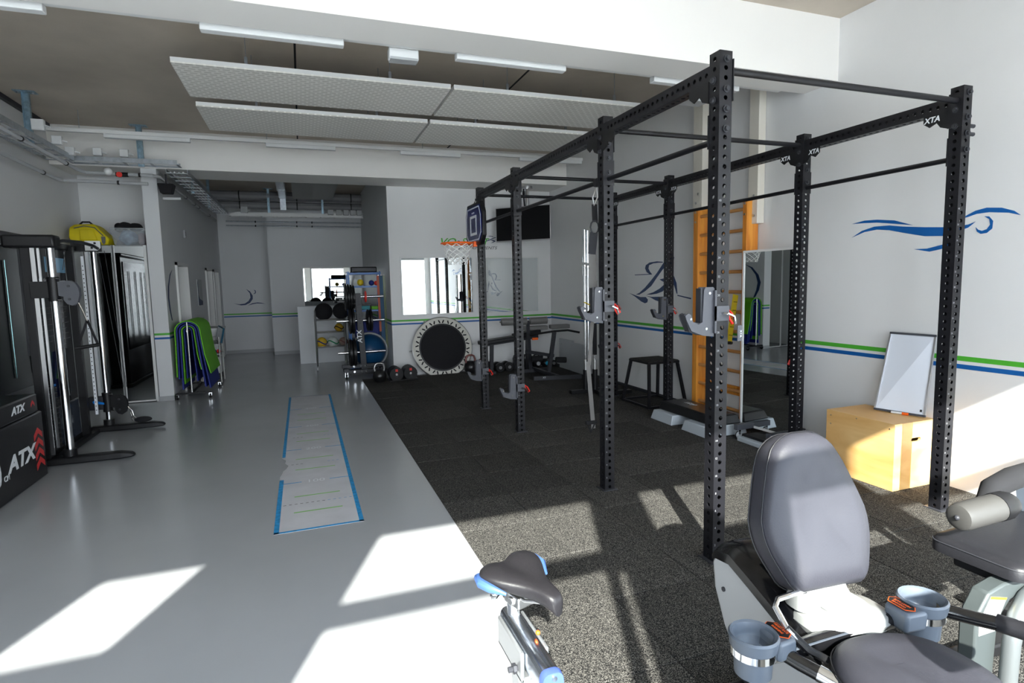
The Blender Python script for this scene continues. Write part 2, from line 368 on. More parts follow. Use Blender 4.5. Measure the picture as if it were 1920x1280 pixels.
SK = [[(6.493,1.829),(6.629,1.841),(6.803,1.832),(6.893,1.798),(6.911,1.755),(6.87,1.703),(6.791,1.67),(6.741,1.672),(6.791,1.707),(6.829,1.752),(6.814,1.795),(6.715,1.817),(6.587,1.821),(6.493,1.818)],
[(7.173,1.675),(6.747,1.677),(6.747,1.667),(7.173,1.665)],
[(7.149,1.389),(7.053,1.416),(6.914,1.488),(6.78,1.576),(6.628,1.685),(6.493,1.802),(6.383,1.893),(6.284,1.934),(6.245,1.874),(6.263,1.805),(6.342,1.785),(6.421,1.764),(6.493,1.73),(6.628,1.623),(6.757,1.513),(6.914,1.437),(7.053,1.39)],
[(6.88,1.393),(6.713,1.426),(6.563,1.476),(6.491,1.513),(6.379,1.572),(6.419,1.5),(6.49,1.44),(6.626,1.408),(6.756,1.394)],
[(6.564,1.601),(6.461,1.611),(6.46,1.561),(6.533,1.586)],
[(6.281,1.671),(6.242,1.629),(6.193,1.547),(6.172,1.407),(6.191,1.419),(6.24,1.512),(6.29,1.571)],
[(6.172,1.398),(5.895,1.363),(5.9,1.347),(6.171,1.385)],
[(7.321,1.41),(7.173,1.382),(7.03,1.356),(6.891,1.358),(6.839,1.323),(6.856,1.285),(6.913,1.271),(7.006,1.294),(7.173,1.363)],
[(6.902,1.38),(6.756,1.363),(6.541,1.369),(6.397,1.374),(6.417,1.308),(6.541,1.299),(6.669,1.321),(6.778,1.356)]]
GY = [[(-1.298,1.584),(-1.209,1.517),(-1.156,1.414),(-1.161,1.331),(-1.227,1.24),(-1.332,1.188),(-1.433,1.182),(-1.597,1.234),(-1.465,1.211),(-1.346,1.225),(-1.258,1.287),(-1.21,1.369),(-1.22,1.481)],
[(-1.13,1.556),(-1.088,1.548),(-1.075,1.495),(-1.103,1.455),(-1.145,1.464),(-1.11,1.474),(-1.096,1.505),(-1.106,1.537)],
[(-1.29,1.172),(-1.176,1.229),(-1.056,1.244),(-0.971,1.232),(-0.873,1.201),(-0.972,1.213),(-1.074,1.22),(-1.178,1.201)]]
RN = [[(3.179,2.354),(3.293,2.397),(3.391,2.436),(3.427,2.431),(3.374,2.417),(3.276,2.374),(3.179,2.342)],
[(3.246,2.452),(3.295,2.462),(3.343,2.456),(3.374,2.435),(3.326,2.447),(3.278,2.452)],
[(3.398,2.404),(3.454,2.377),(3.45,2.37),(3.414,2.385)],
[(3.292,2.384),(3.357,2.385),(3.409,2.366),(3.356,2.339),(3.307,2.326),(3.373,2.362)]]
ARC = [[(9.966,1.904),(9.752,1.825),(9.58,1.653),(9.516,1.485),(9.557,1.315),(9.655,1.156),(9.712,1.145),(9.635,1.312),(9.601,1.484),(9.658,1.653),(9.798,1.809)]]
fx = lambda X0: (lambda u, v, t: (X0 - t, u, v))
decal(SW, fx(4.4985), 'swimmer_figure', BLUEP, wr); decal(SK, fx(4.4985), 'skier_figure', NAVYP, wr)
decal(GY, lambda u, v, t: (u, 15.5985 - t, v), 'gymnast_figure', NAVYP, whb)
decal(RN, lambda u, v, t: (u, 10.1585 - t, v), 'runner_figure', NAVYP, wbk)
decal(ARC, lambda u, v, t: (-1.8285 + t, u, v), 'curved_figure', NAVYP, whl)
text('VO', 0.165, 'sign_letters', GREENP, wbk, frame((2.33, 10.157, 2.30), (1,0,0), (0,0,1)), shear=0.35, bold=0.002, sx=1.3, align='LEFT')
text('2', 0.08, 'sign_letters', GREYP, wbk, frame((2.66, 10.157, 2.315), (1,0,0), (0,0,1)), shear=0.3, bold=0.002, sx=1.3, align='LEFT')
text('SPORT', 0.165, 'sign_letters', GREENP, wbk, frame((2.75, 10.157, 2.30), (1,0,0), (0,0,1)), shear=0.35, bold=0.002, sx=1.0, align='LEFT')
text('ENTRAINEMENTS', 0.075, 'sign_letters', GREYP, wbk, frame((3.42, 10.157, 2.215), (1,0,0), (0,0,1)), shear=0.3, sx=1.25, align='RIGHT')
# doors of the hall
for n_, (a, b_) in enumerate(doors):
    d = struct(B().box(-2.02, a+0.04, 0, -1.98, b_-0.04, 1.99).obj('door_%d' % (n_+1), WHT))
    B().box(-2.03, a, 0, -1.80, a+0.05, 2.03).box(-2.03, b_-0.05, 0, -1.80, b_, 2.03).box(-2.03, a, 1.98, -1.80, b_, 2.03).obj('door_frame', WHTM, d)
    B().cyl((-1.98, a+0.14, 1.0), (-1.93, a+0.14, 1.0), 0.012, 8).cyl((-1.935, a+0.14, 1.0), (-1.935, a+0.26, 1.0), 0.01, 8).obj('door_handle', STEEL, d)
# ground outside
struct(B().box(-25, -40, -0.3, 25, -1.16, -0.05).obj('ground_outside', GROUNDM))
# ================================================================== CEILING FITTINGS
# perforated ceiling sails, hung on rods
def sail(x0, x1, y0, y1, label):
    z = 3.40
    t = thing('ceiling_sail', label, 'ceiling panel', ((x0+x1)/2, (y0+y1)/2, z), 0, 'perforated ceiling sails')
    B().box(x0, y0, z, x1, y1, z+0.012).obj('panel', PERF, t)
    B().box(x0, y0, z+0.012, x1, y0+0.012, z+0.045).box(x0, y1-0.012, z+0.012, x1, y1, z+0.045).box(x0, y0+0.012, z+0.012, x0+0.012, y1-0.012, z+0.045).box(x1-0.012, y0+0.012, z+0.012, x1, y1-0.012, z+0.045).obj('edge_rim', WHTM, t)
    for x in (x0+0.55, x1-0.55):
        for y in (y0+0.06, y1-0.06):
            B().cyl((x, y, z+0.02), (x, y, ZC), 0.004, 6).box(x-0.012, y-0.008, z+0.012, x+0.012, y+0.008, z+0.12).obj('hanger_rod', GALV, t)
sail(-0.885, 1.405, 5.39, 6.27, 'perforated white ceiling sail, near row, left one')
sail(1.435, 3.72, 5.39, 6.27, 'perforated white ceiling sail, near row, right one above the rig')
sail(-0.885, 1.43, 6.57, 7.50, 'perforated white ceiling sail, far row, left one')
sail(1.46, 3.72, 6.57, 7.50, 'perforated white ceiling sail, far row, right one')
# light rails with luminaires
def rail(y, z, x0, x1, lum, label, drop):
    t = thing('light_rail', label, 'light rail', ((x0+x1)/2, y, z), 0)
    B().box(x0, y-0.025, z, x1, y+0.025, z+0.045).obj('rail', WHTM, t)
    for a, b_ in lum:
        o = B().box(a, y-0.035, z-0.05, b_, y+0.035, z).obj('luminaire', WHT, t, bevel=0.006)
    for x in [x0+0.5 + k*(x1-x0-1)/3 for k in range(4)]: B().cyl((x, y, z+0.045), (x, y, ZC), 0.004, 6).obj('hanger_rod', GALV, t)
rail(4.36, 3.32, -2.9, 4.3, [(-2.5, -1.36), (-0.53, 0.37), (1.18, 2.08), (2.9, 3.8)], 'white light rail along the near ceiling beam', 0)
rail(8.60, 3.54, -2.95, 4.40, [(-2.2, -1.25), (-0.35, 0.55), (1.45, 2.35), (3.3, 4.38)], 'white light rail in front of the far ceiling beam', 0)
t = thing('emergency_light', 'small white box light fixed below the near ceiling beam edge', 'light', (0.8, 4.44, 3.26), 0)
B().box(0.69, 4.40, 3.25, 0.91, 4.48, 3.33).obj('housing', WHT, t, bevel=0.01)
B().box(0.70, 4.395, 3.245, 0.90, 4.485, 3.262).obj('lens', SILV, t)
B().cyl((0.8, 4.44, 3.33), (0.8, 4.44, ZC), 0.01, 8).obj('stem', WHT, t)
t = thing('projector_box', 'white housing fixed under the near beam behind the front rack post', 'box', (3.55, 4.5, 3.3), 0)
B().box(3.25, 4.42, 3.22, 3.62, 4.62, 3.32).obj('housing', WHT, t, bevel=0.01)
B().box(3.3, 4.44, 3.19, 3.57, 4.60, 3.22).obj('cover', SILV, t, bevel=0.006)
B().cyl((3.4, 4.52, 3.32), (3.4, 4.52, ZC), 0.02, 8).obj('stem', WHT, t)

# cable trays
def tray(name, label, p, q, wd, side=(0,0,1), m=GALV, group='galvanised cable trays'):
    p = Vector(p); q = Vector(q); d = (q-p); L = d.length; d.normalize(); a = Vector((0,0,1)).cross(d).normalized()
    t = thing(name, label, 'cable tray', (p+q)/2, 0, group)
    for s_, h in ((-1, 0), (1, 0)):
        o_ = a * s_ * wd/2
        B().beam(p+o_, q+o_, 0.004, 0.06).obj('side_rail', m, t)
    n_ = int(L/0.3)
    for k in range(n_+1):
        c = p + d*(L*k/n_) - Vector((0,0,0.025)); B().beam(c - a*wd/2, c + a*wd/2, 0.03, 0.008).obj('rung', m, t)
    b = B()
    for k, (o_, r) in enumerate(((-0.3, 0.012), (-0.1, 0.009), (0.12, 0.011), (0.3, 0.008))):
        b.tube([p + a*wd*o_ + Vector((0,0,-0.01)), (p+q)/2 + a*wd*(o_+0.04) + Vector((0,0,-0.008)), q + a*wd*o_ + Vector((0,0,-0.01))], r, 6)
    b.obj('cables', WHT if k % 2 else SILV, t, label='bundle of grey cables')
    return t
tray('cable_tray', 'long galvanised cable tray along the left wall', (-2.80, 4.4, 3.30), (-2.80, 9.0, 3.30), 0.30)
tray('cable_tray', 'galvanised cable tray crossing in front of the far beam at left', (-2.75, 9.18, 3.32), (-1.50, 9.18, 3.32), 0.24)
tray('cable_tray', 'galvanised cable tray running down the hall along its left wall', (-1.55, 9.3, 3.24), (-1.55, 14.0, 3.24), 0.26)
t = tray('cable_tray', 'white perforated cable tray across the end of the hall', (-1.40, 14.2, 3.22), (1.44, 14.2, 3.22), 0.16, m=WHTM)
B().box(-1.3, 14.11, 3.19, 1.44, 14.118, 3.27).obj('side_cover', WHTM, t)
# insulated heating pipes below
def pipe(label, pts, r, m, name='heating_pipe', grp='insulated pipes'):
    t = thing(name, label, 'pipe', pts[0], 0, grp)
    B().tube(pts, r, 10).obj('pipe_run', m, t)
    for k in range(len(pts)-1):
        a = Vector(pts[k]); b_ = Vector(pts[k+1]); L = (b_-a).length
        if L > 0.5:
            for q in range(int(L/1.2)+1):
                c = a + (b_-a)*((q+0.5)*1.2/L if (q+0.5)*1.2 < L else 0.5); dd = (b_-a).normalized()*0.012
                B().cyl(c-dd, c+dd, r+0.006, 10).obj('pipe_clip', BLK2, t)
    return t
LP = mat('grey_pipe_insulation', (0.42, 0.43, 0.44), 0.55)
pipe('upper grey heating pipe along left wall, then across beam to the column', [(-2.62, 4.4, 3.20), (-2.62, 8.95, 3.16), (-2.55, 9.05, 3.14), (-1.80, 9.05, 3.13), (-1.74, 9.15, 3.13), (-1.70, 14.3, 3.10)], 0.022, LP)
pipe('lower grey heating pipe along left wall, then across beam to the column', [(-2.86, 4.4, 3.08), (-2.86, 8.95, 3.04), (-2.80, 9.05, 3.03), (-1.86, 9.05, 3.02)], 0.022, LP)
pipe('thin pipe pair below the white tray, upper one', [(-1.5, 14.25, 3.08), (1.44, 14.25, 3.08)], 0.018, GALV)
pipe('thin pipe pair below the white tray, lower one', [(-1.5, 14.25, 2.99), (1.44, 14.25, 2.99)], 0.015, GALV)
pipe('short white pipe stub in the hall wall above the first door', [(-1.83, 9.75, 2.93), (-1.60, 9.75, 2.93)], 0.02, WHT)
DUCT = mat('grey_duct', (0.24, 0.24, 0.25), 0.5)
t = pipe('thick upper grey duct under the hall ceiling at its far end', [(-1.8, 14.3, 3.66), (1.44, 14.3, 3.66)], 0.10, DUCT, 'ventilation_duct', 'grey ducts')
t = pipe('thick lower grey duct under the hall ceiling at its far end', [(-1.8, 14.35, 3.46), (1.44, 14.35, 3.46)], 0.085, DUCT, 'ventilation_duct', 'grey ducts')
t = thing('rectangular_duct', 'narrow rectangular metal duct crossing the hall ceiling lengthways', 'duct', (-0.25, 12.3, 3.58), 0)
B().box(-0.36, 10.2, 3.55, -0.22, 14.0, 3.68).obj('duct_body', GALV, t)
for y in (10.6, 11.6, 12.6, 13.6): B().box(-0.37, y, 3.54, -0.21, y+0.03, 3.69).obj('duct_flange', GALV, t)
B().box(-0.35, 13.85, 3.30, -0.23, 14.0, 3.55).obj('duct_drop', GALV, t)
t = thing('ceiling_sail', 'plain grey ceiling panel hung in the hall', 'ceiling panel', (0.33, 12.3, 3.52), 0)
B().box(-0.08, 10.9, 3.50, 0.74, 13.5, 3.53).obj('panel', mat('grey_panel', (0.33,0.33,0.32), 0.5), t)
for x in (0.0, 0.66):
    for y in (11.2, 13.2): B().cyl((x, y, 3.53), (x, y, ZC), 0.006, 6).obj('hanger_rod', GALV, t)
# drop brackets
def bracket(x, y, z, label, wd=0.07):
    t = thing('drop_bracket', label, 'bracket', (x, y, ZC), 0, 'ceiling drop brackets')
    B().box(x-wd/2, y-0.02, z, x-wd/2+0.006, y+0.02, ZC-0.008).box(x+wd/2-0.006, y-0.02, z, x+wd/2, y+0.02, ZC-0.008).box(x-wd/2, y+0.014, z, x+wd/2, y+0.02, ZC-0.008).obj('channel', GALVB, t)
    B().box(x-0.1, y-0.06, ZC-0.008, x+0.1, y+0.06, ZC).obj('plate', GALVB, t)
    for sx in (-0.07, 0.07): B().disc((x+sx, y, ZC-0.014), (0,0,1), 0.012, 0.012, 6).obj('bolt', GALV, t)
bracket(-2.75, 8.0, 3.25, 'blue-tinted channel bracket holding the left wall tray')
bracket(-1.95, 9.20, 3.27, 'blue-tinted channel bracket in front of the far beam')
bracket(-1.62, 11.0, 3.20, 'nearest galvanised bracket over the hall tray', 0.05)
bracket(-1.62, 12.8, 3.20, 'second galvanised bracket over the hall tray', 0.05)
bracket(-0.6, 14.2, 3.2, 'galvanised bracket over the white tray, left one', 0.05)
bracket(0.55, 14.2, 3.2, 'galvanised bracket over the white tray, right one', 0.05)
# junction boxes
def jbox(x, y, z, label, s=0.10, m=WHT):
    t = thing('junction_box', label, 'junction box', (x, y, z), 0, 'white junction boxes on the cable trays')
    B().box(x-s/2, y-0.03, z-s/2, x+s/2, y+0.03, z+s/2).obj('box_body', m, t, bevel=0.006)
    B().box(x-s/2+0.008, y-0.036, z-s/2+0.008, x+s/2-0.008, y-0.03, z+s/2-0.008).obj('box_cover', m, t)
    B().cyl((x+s/2, y, z), (x+s/2+0.05, y, z-0.02), 0.01, 8).obj('cable_gland', WHT, t)
jbox(-2.66, 8.0, 3.46, 'white junction box by the light rail end, nearest on the left tray', 0.12)
jbox(-2.64, 8.45, 3.40, 'second white junction box on the left tray')
jbox(-2.64, 8.85, 3.36, 'third white junction box on the left tray')
jbox(-2.42, 9.12, 3.42, 'left white junction box on the tray crossing the beam')
jbox(-2.12, 9.12, 3.42, 'right white junction box on the tray crossing the beam')
for k, x in enumerate((-1.1,)): jbox(x, 14.08, 3.32, 'grey junction box alone on the left end of the white hall tray', 0.14, SILV)
for k, x in enumerate((0.72, 0.90, 1.06, 1.22, 1.36)):
    jbox(x, 14.08, 3.30, ['first', 'second', 'third', 'fourth', 'fifth'][k] + ' from left of five grey boxes at the right end of the hall tray', 0.12, SILV)
t = thing('pipe_valve', 'white and red valve on the upper pipe under the far beam', 'valve', (-2.2, 9.05, 3.13), 0)
B().sphere((-2.30, 9.03, 3.16), 0.05, 12, 8).obj('valve_head', WHT, t)
B().cyl((-2.22, 9.05, 3.13), (-2.08, 9.05, 3.13), 0.03, 10).obj('valve_body', BLK2, t)
B().disc((-2.17, 9.0, 3.12), (0,1,0), 0.035, 0.02, 12).obj('handwheel', RED, t)
t = thing('ceiling_speaker', 'small black loudspeaker hanging at the hall entrance under the tray', 'speaker', (-1.68, 9.3, 3.02), 0)
B().loft([[(-1.76, 9.22, 2.93), (-1.62, 9.22, 2.93), (-1.62, 9.36, 2.93), (-1.76, 9.36, 2.93)], [(-1.79, 9.2, 3.06), (-1.59, 9.2, 3.06), (-1.59, 9.4, 3.06), (-1.79, 9.4, 3.06)]]).obj('speaker_body', BLKC, t, bevel=0.01)
B().cyl((-1.69, 9.3, 3.06), (-1.69, 9.3, 3.2), 0.012, 8).obj('mount', DKG, t)

# ================================================================== TRAINING RIG
def upright_mesh(Hh=2.76, s=0.08, pitch=0.05, r=0.0125, seg=10):
    b = B(); bm = b.bm; h = s/2; n = int(Hh/pitch)
    for axis in range(4):
        ang = axis*PI/2; ca, sa = math.cos(ang), math.sin(ang)
        T = lambda u, z, dd: (ca*u + sa*(h-dd), sa*u - ca*(h-dd), z)
        for k in range(n+1):
            zc = (k+0.5)*pitch; z0 = k*pitch; z1 = min(z0+pitch, Hh)
            if z1 - z0 < 1e-4: continue
            if k == n or k % 1 or zc + r > Hh - 0.01 or axis % 2 and False:
                bm.faces.new([bm.verts.new(T(u, z, 0)) for u, z in ((-h, z0), (h, z0), (h, z1), (-h, z1))]); continue
            zc = z0 + pitch/2
            circ = [bm.verts.new(T(r*math.cos(2*PI*i/seg + PI/seg), zc + r*math.sin(2*PI*i/seg + PI/seg), 0)) for i in range(seg)]
            cin = [bm.verts.new(T(r*math.cos(2*PI*i/seg + PI/seg), zc + r*math.sin(2*PI*i/seg + PI/seg), 0.004)) for i in range(seg)]
            L = [bm.verts.new(T(-h, z0, 0)), bm.verts.new(T(-h, z1, 0))]; Rr = [bm.verts.new(T(h, z0, 0)), bm.verts.new(T(h, z1, 0))]
            right = [circ[i] for i in range(seg) if math.cos(2*PI*i/seg + PI/seg) > 0]; right.sort(key=lambda v: v.co.z)
            left = [circ[i] for i in range(seg) if math.cos(2*PI*i/seg + PI/seg) < 0]; left.sort(key=lambda v: v.co.z)
            top = sorted([v for v in circ if v not in right and v not in left], key=lambda v: v.co.z)
            if len(top) == 2: right = [top[0]] + right + [top[1]]; left = [top[0]] + left + [top[1]]
            bm.faces.new([Rr[0], Rr[1]] + right[::-1]); bm.faces.new([L[1], L[0]] + left)
            if len(top) == 2:
                bm.faces.new([L[0], Rr[0], top[0]]); bm.faces.new([Rr[1], L[1], top[1]])
            else:
                bm.faces.new([L[0], Rr[0], right[0], left[0]]); bm.faces.new([Rr[1], L[1], left[-1], right[-1]])
            for i in range(seg): bm.faces.new([circ[i], circ[(i+1) % seg], cin[(i+1) % seg], cin[i]])
    e = 0.0; bm.faces.new([bm.verts.new(p) for p in ((-h,-h,Hh), (h,-h,Hh), (h,h,Hh), (-h,h,Hh))])
    bmesh.ops.remove_doubles(bm, verts=bm.verts, dist=1e-5)
    return b
rig = thing('training_rig', 'tall black steel training rig with eight perforated uprights and pull-up bars', 'training rig', (3.06, 4.7, 0))
LX, RX = 2.125, 3.995
PY = [2.56, 3.78, 5.65, 6.91]
up_me = upright_mesh().obj('upright', BLK, None, world=False, angle=30)
first = True
bolt_me = B().disc((0, -0.006, 0), (0,1,0), 0.019, 0.004, 14).disc((0, -0.014, 0), (0,1,0), 0.013, 0.014, 6).obj('bolt', DKG, None, world=False).data
bpy.data.objects.remove([o for o in C.objects if o.data == bolt_me][0])
def inst(me, name, parent, M, label=None):
    o = bpy.data.objects.new(name, me); C.objects.link(o); o.parent = parent
    loc, rot, sc = (wm(parent).inverted() @ M).decompose(); o.location = loc; o.rotation_euler = rot.to_euler()
    if label: o['label'] = label
    return o
num_me = None
nb = []
for n_ in range(2, 42, 2):
    nb.append(n_)
numo = None
tmp_root = bpy.data.objects.new('tmp_root', None); C.objects.link(tmp_root)
parts = [text('%d' % v, 0.017, 'numbering', GREYP, None, frame((-0.025, -0.0403, v*0.05-0.006), (1,0,0), (0,0,1)), ext=0.0003) for v in nb]
bmn = bmesh.new()
for o in parts: bmn.from_mesh(o.data); bpy.data.objects.remove(o)
num_me = bpy.data.meshes.new('numbering'); bmn.to_mesh(num_me); bmn.free(); num_me.materials.append(mat('etched_number', (0.30, 0.30, 0.32), 0.5))
bpy.data.objects.remove(tmp_root)
pl_me = B().box(-0.06, -0.06, 0, 0.06, 0.06, 0.008).obj('base_plate', DKG, None, world=False); pl = pl_me.data; bpy.data.objects.remove(pl_me)
for X0 in (LX, RX):
    for y in PY:
        if first: up = up_me; first = False; up.parent = rig; up.location = Vector((X0, y, 0.008)) - rig.location
        else: up = inst(up_me.data, 'upright', rig, Matrix.Translation((X0, y, 0.008)))
        inst(pl, 'base_plate', rig, Matrix.Translation((X0, y, 0.006)))
        o = bpy.data.objects.new('numbering', num_me); C.objects.link(o); o.parent = up; o.location = (0, 0, 0)
        for z in (2.725, 2.575, 2.475, 2.375): inst(bolt_me, 'bolt', rig, Matrix.Translation((X0, y-0.0405, z)))
        for z in (2.625, 2.525): inst(bolt_me, 'bolt', rig, Matrix.Translation((X0-0.0405, y, z)) @ Matrix.Rotation(-PI/2, 4, 'Z'))
def perf_beam(p, q, name='crossbeam'):
    """80x80 perforated crossbeam along Y: reuse upright mesh builder"""
    L = q[1] - p[1]
    b = upright_mesh(L, 0.08)
    o = b.obj(name, BLK, None, world=False, angle=30); o.parent = rig
    M = wm(rig).inverted() @ Matrix.Translation(p) @ Matrix.Rotation(-PI/2, 4, 'X')
    loc, rot, sc = M.decompose(); o.location = loc; o.rotation_euler = rot.to_euler(); return o
for X0 in (LX, RX):
    for k in range(3):
        a, b_ = PY[k] + 0.04, PY[k+1] - 0.04
        perf_beam((X0, a, 2.672), (X0, b_, 2.672))
        B().cyl((X0+0.0, a, 2.33), (X0+0.0, b_, 2.33), 0.0165, 14).obj('side_bar', BLK, rig)
        for y, s_ in ((a, 1), (b_, -1)):
            B().box(X0-0.045, y-0.004, 2.285, X0+0.045, y+0.004, 2.46).obj('mounting_plate', BLK, rig)
            poly = [(0, 2.632), (0.16, 2.632), (0.16, 2.585), (0.12, 2.555), (0.075, 2.575), (0.05, 2.54), (0.0, 2.52)]
            br = B().prism(poly, lambda u, v, t: (X0 - 0.046 + t, y + s_*u, v), 0, 0.006).obj('corner_bracket', BLK2, rig)
            if X0 == RX: text('XTA', 0.05, 'bracket_letters', PRINTW, br, frame((X0-0.047, y + s_*0.105, 2.585), (0,-1,0), (0,0,1)), shear=0.2, bold=0.001)
for y in PY:
    B().cyl((LX+0.035, y, 2.682), (RX-0.035, y, 2.682), 0.0185, 16).obj('pull_up_bar', BLK, rig)
    for x in (LX+0.042, RX-0.048): B().box(x, y-0.045, 2.52, x+0.006, y+0.045, 2.73).obj('mounting_plate', BLK, rig)
for z in (2.53, 2.48): B().cyl((RX+0.04, PY[0]-0.02, z), (RX+0.10, PY[0]-0.02, z), 0.013, 8).obj('bolt', DKG, rig)
def jhook(x, y, zb, label, flip=1):
    """bar holder clamped on the left (-X) face of an upright; x = left face"""
    t = thing('bar_holder', label, 'bar holder', (x, y, zb), 0, 'J-shaped bar holders on the rig')
    poly = [(-0.004, 0.0), (-0.075, 0.008), (-0.150, 0.035), (-0.182, 0.095), (-0.190, 0.120), (-0.170, 0.132), (-0.152, 0.122), (-0.140, 0.085), (-0.105, 0.070), (-0.080, 0.082), (-0.072, 0.25), (-0.062, 0.268), (-0.012, 0.268), (-0.004, 0.26)]
    f = lambda u, v, tt: (x+u, y+tt, zb+v)
    B().prism(poly, f, -0.030, -0.022).obj('side_plate', MIDG, t, bevel=0.001); B().prism(poly, f, 0.022, 0.030).obj('side_plate', MIDG, t, bevel=0.001)
    lin = [(-0.010, 0.012), (-0.075, 0.020), (-0.143, 0.045), (-0.186, 0.118), (-0.198, 0.112), (-0.160, 0.022), (-0.075, -0.004)]
    liner = [(-0.086, 0.262), (-0.066, 0.262), (-0.066, 0.078), (-0.140, 0.066), (-0.180, 0.128), (-0.196, 0.122), (-0.156, 0.050), (-0.092, 0.06)]
    B().box(x-0.086, y-0.021, zb+0.075, x-0.073, y+0.021, zb+0.262).beam((x-0.086, y, zb+0.07), (x-0.140, y, zb+0.078), 0.042, 0.012).beam((x-0.150, y, zb+0.035), (x-0.187, y, zb+0.128), 0.042, 0.012).obj('liner', DKG, t)
    B().box(x-0.012, y-0.046, zb+0.02, x-0.001, y+0.046, zb+0.25).obj('back_plate', MIDG, t)
    B().box(x-0.012, y-0.046, zb+0.085, x+0.082, y-0.0405, zb+0.165).obj('front_flange', MIDG, t)
    for u, v in ((-0.036, 0.235), (-0.155, 0.10), (-0.055, 0.045)): inst(rv_me, 'rivet', t, Matrix.Translation((x+u, y-0.030, zb+v)))
    B().tube([(x+0.04, y-0.046, zb+0.125), (x+0.05, y-0.075, zb+0.125), (x+0.085, y-0.08, zb+0.11), (x+0.10, y-0.075, zb+0.07)], 0.008, 8).obj('pin', CHROME, t)
    B().tube([(x+0.09, y-0.02, zb+0.15), (x+0.12, y-0.02, zb+0.12), (x+0.145, y-0.02, zb+0.075), (x+0.125, y-0.02, zb+0.065), (x+0.10, y-0.02, zb+0.10)], 0.0075, 8, closed=True).obj('pull_handle', RED, t, label='red pull handle')
    return t
rv = B().disc((0, 0, 0), (0,1,0), 0.007, 0.006, 10).obj('rivet', CHROME, None, world=False); rv_me = rv.data; bpy.data.objects.remove(rv)
L0 = LX-0.04
jhook(L0, PY[0], 1.285, 'large grey bar holder with red handle on the front left rig post')
jhook(L0, PY[1], 1.285, 'grey bar holder at chest height on the second left rig post')
jhook(L0, PY[2], 0.365, 'grey bar holder near the floor on the third left rig post')
jhook(L0, PY[3], 0.365, 'grey bar holder near the floor on the last left rig post')
jhook(RX-0.04, PY[2], 1.13, 'small bar holder in front of the painted skier on a right rig post')
for zb, nm in ((1.13, 'upper'), (0.60, 'lower')): jhook(RX-0.04, PY[3], zb, nm + ' bar holder with red handle on the far right rig post')
# tag hanging from the front holder
t = thing('hanging_tag', 'small grey fabric tag hanging under the red handle of the front post', 'tag', (2.2, 2.47, 1.33))
B().box(2.185, 2.468, 1.26, 2.215, 2.472, 1.345).obj('tag_cloth', MIDG, t); text('XTA', 0.02, 'tag_letters', PRINTW, t, frame((2.2, 2.4675, 1.30), (0,0,-1), (1,0,0)))

# suspension straps hanging from the left side bar behind the second post
t = thing('suspension_strap', 'grey suspension strap with yellow trim hanging behind the second left rig post', 'suspension trainer', (2.10, 4.05, 2.33))
B().box(2.10, 4.0, 2.30, 2.155, 4.06, 2.36).obj('anchor_loop', BLKC, t, bevel=0.008)
B().tube([(2.11, 4.03, 2.29), (2.08, 4.03, 2.22), (2.09, 4.03, 2.16), (2.12, 4.03, 2.22)], 0.006, 8, closed=True).obj('carabiner', STEEL, t)
B().beam((2.095, 4.03, 2.17), (2.10, 4.03, 2.04), 0.045, 0.004, (0,1,0)).obj('webbing', BLKC, t)
B().tube([(2.075+0.035*math.cos(a)+0.02, 4.03, 2.0+0.05*math.sin(a)) for a in [k*PI/5 for k in range(10)]], 0.006, 8, closed=True).obj('ring', DKG, t)
B().beam((2.09, 4.03, 1.96), (2.07, 4.03, 1.80), 0.065, 0.005, (0,1,0)).obj('pad', DKG, t)
B().beam((2.075, 4.03, 1.80), (2.075, 4.03, 1.40), 0.06, 0.003, (0,1,0)).beam((2.10, 4.03, 1.6), (2.05, 4.05, 0.95), 0.03, 0.003, (0,1,0)).beam((2.04, 4.05, 0.98), (2.085, 4.05, 0.45), 0.035, 0.003, (0,1,0)).obj('webbing', ROLLG, t, label='grey webbing')
B().beam((2.0, 4.02, 1.44), (2.08, 4.02, 1.40), 0.004, 0.03, (0,1,0)).beam((2.075, 4.015, 1.50), (2.08, 4.015, 1.43), 0.02, 0.004, (0,1,0)).obj('length_adjuster', YELP, t, label='yellow adjuster')
B().cyl((2.02, 4.03, 1.33), (2.08, 4.03, 1.38), 0.022, 10).obj('buckle', BLK2, t)
B().tube([(2.03, 4.05, 0.50), (2.06, 4.05, 0.42), (2.10, 4.05, 0.50)], 0.008, 8).cyl((2.02, 4.05, 0.5), (2.11, 4.05, 0.5), 0.016, 10).obj('handle', BLKC, t)

t.location.y -= 0.13
# ---- basketball hoop on the last left post
t = thing('basketball_hoop', 'small basketball hoop with blue board strapped to the far left rig post', 'basketball hoop', (2.0, 6.7, 2.3))
def rrect(w_, h_, c_, n=1):
    return [(-w_/2+c_, -h_/2), (w_/2-c_, -h_/2), (w_/2, -h_/2+c_), (w_/2, h_/2-c_*1.3), (w_/2-c_*0.8, h_/2), (-w_/2+c_*0.8, h_/2), (-w_/2, h_/2-c_*1.3), (-w_/2, -h_/2+c_)]
yc, zc = 6.70, 2.30
fb_ = lambda u, v, tt: (1.975 - tt, yc+u, zc+v)
B().prism(rrect(0.70, 0.50, 0.10), fb_, -0.05, 0.0).obj('board_frame', BLK2, t, bevel=0.01)
bd = B().prism(rrect(0.63, 0.42, 0.09), fb_, 0.0, 0.006).obj('board', DISCB, t)
def outline(w_, h_, c_, th, r_=None):
    o_ = rrect(w_, h_, c_); i_ = rrect(w_-2*th, h_-2*th, c_-th*0.4); b = B(); n = len(o_)
    for k in range(n):
        q = [o_[k], o_[(k+1) % n], i_[(k+1) % n], i_[k]]; b.prism(q, fb_, 0.006, 0.008)
    return b
outline(0.60, 0.39, 0.08, 0.014).obj('board_outline', PRINTW, bd, label='white outline')
b = B(); 
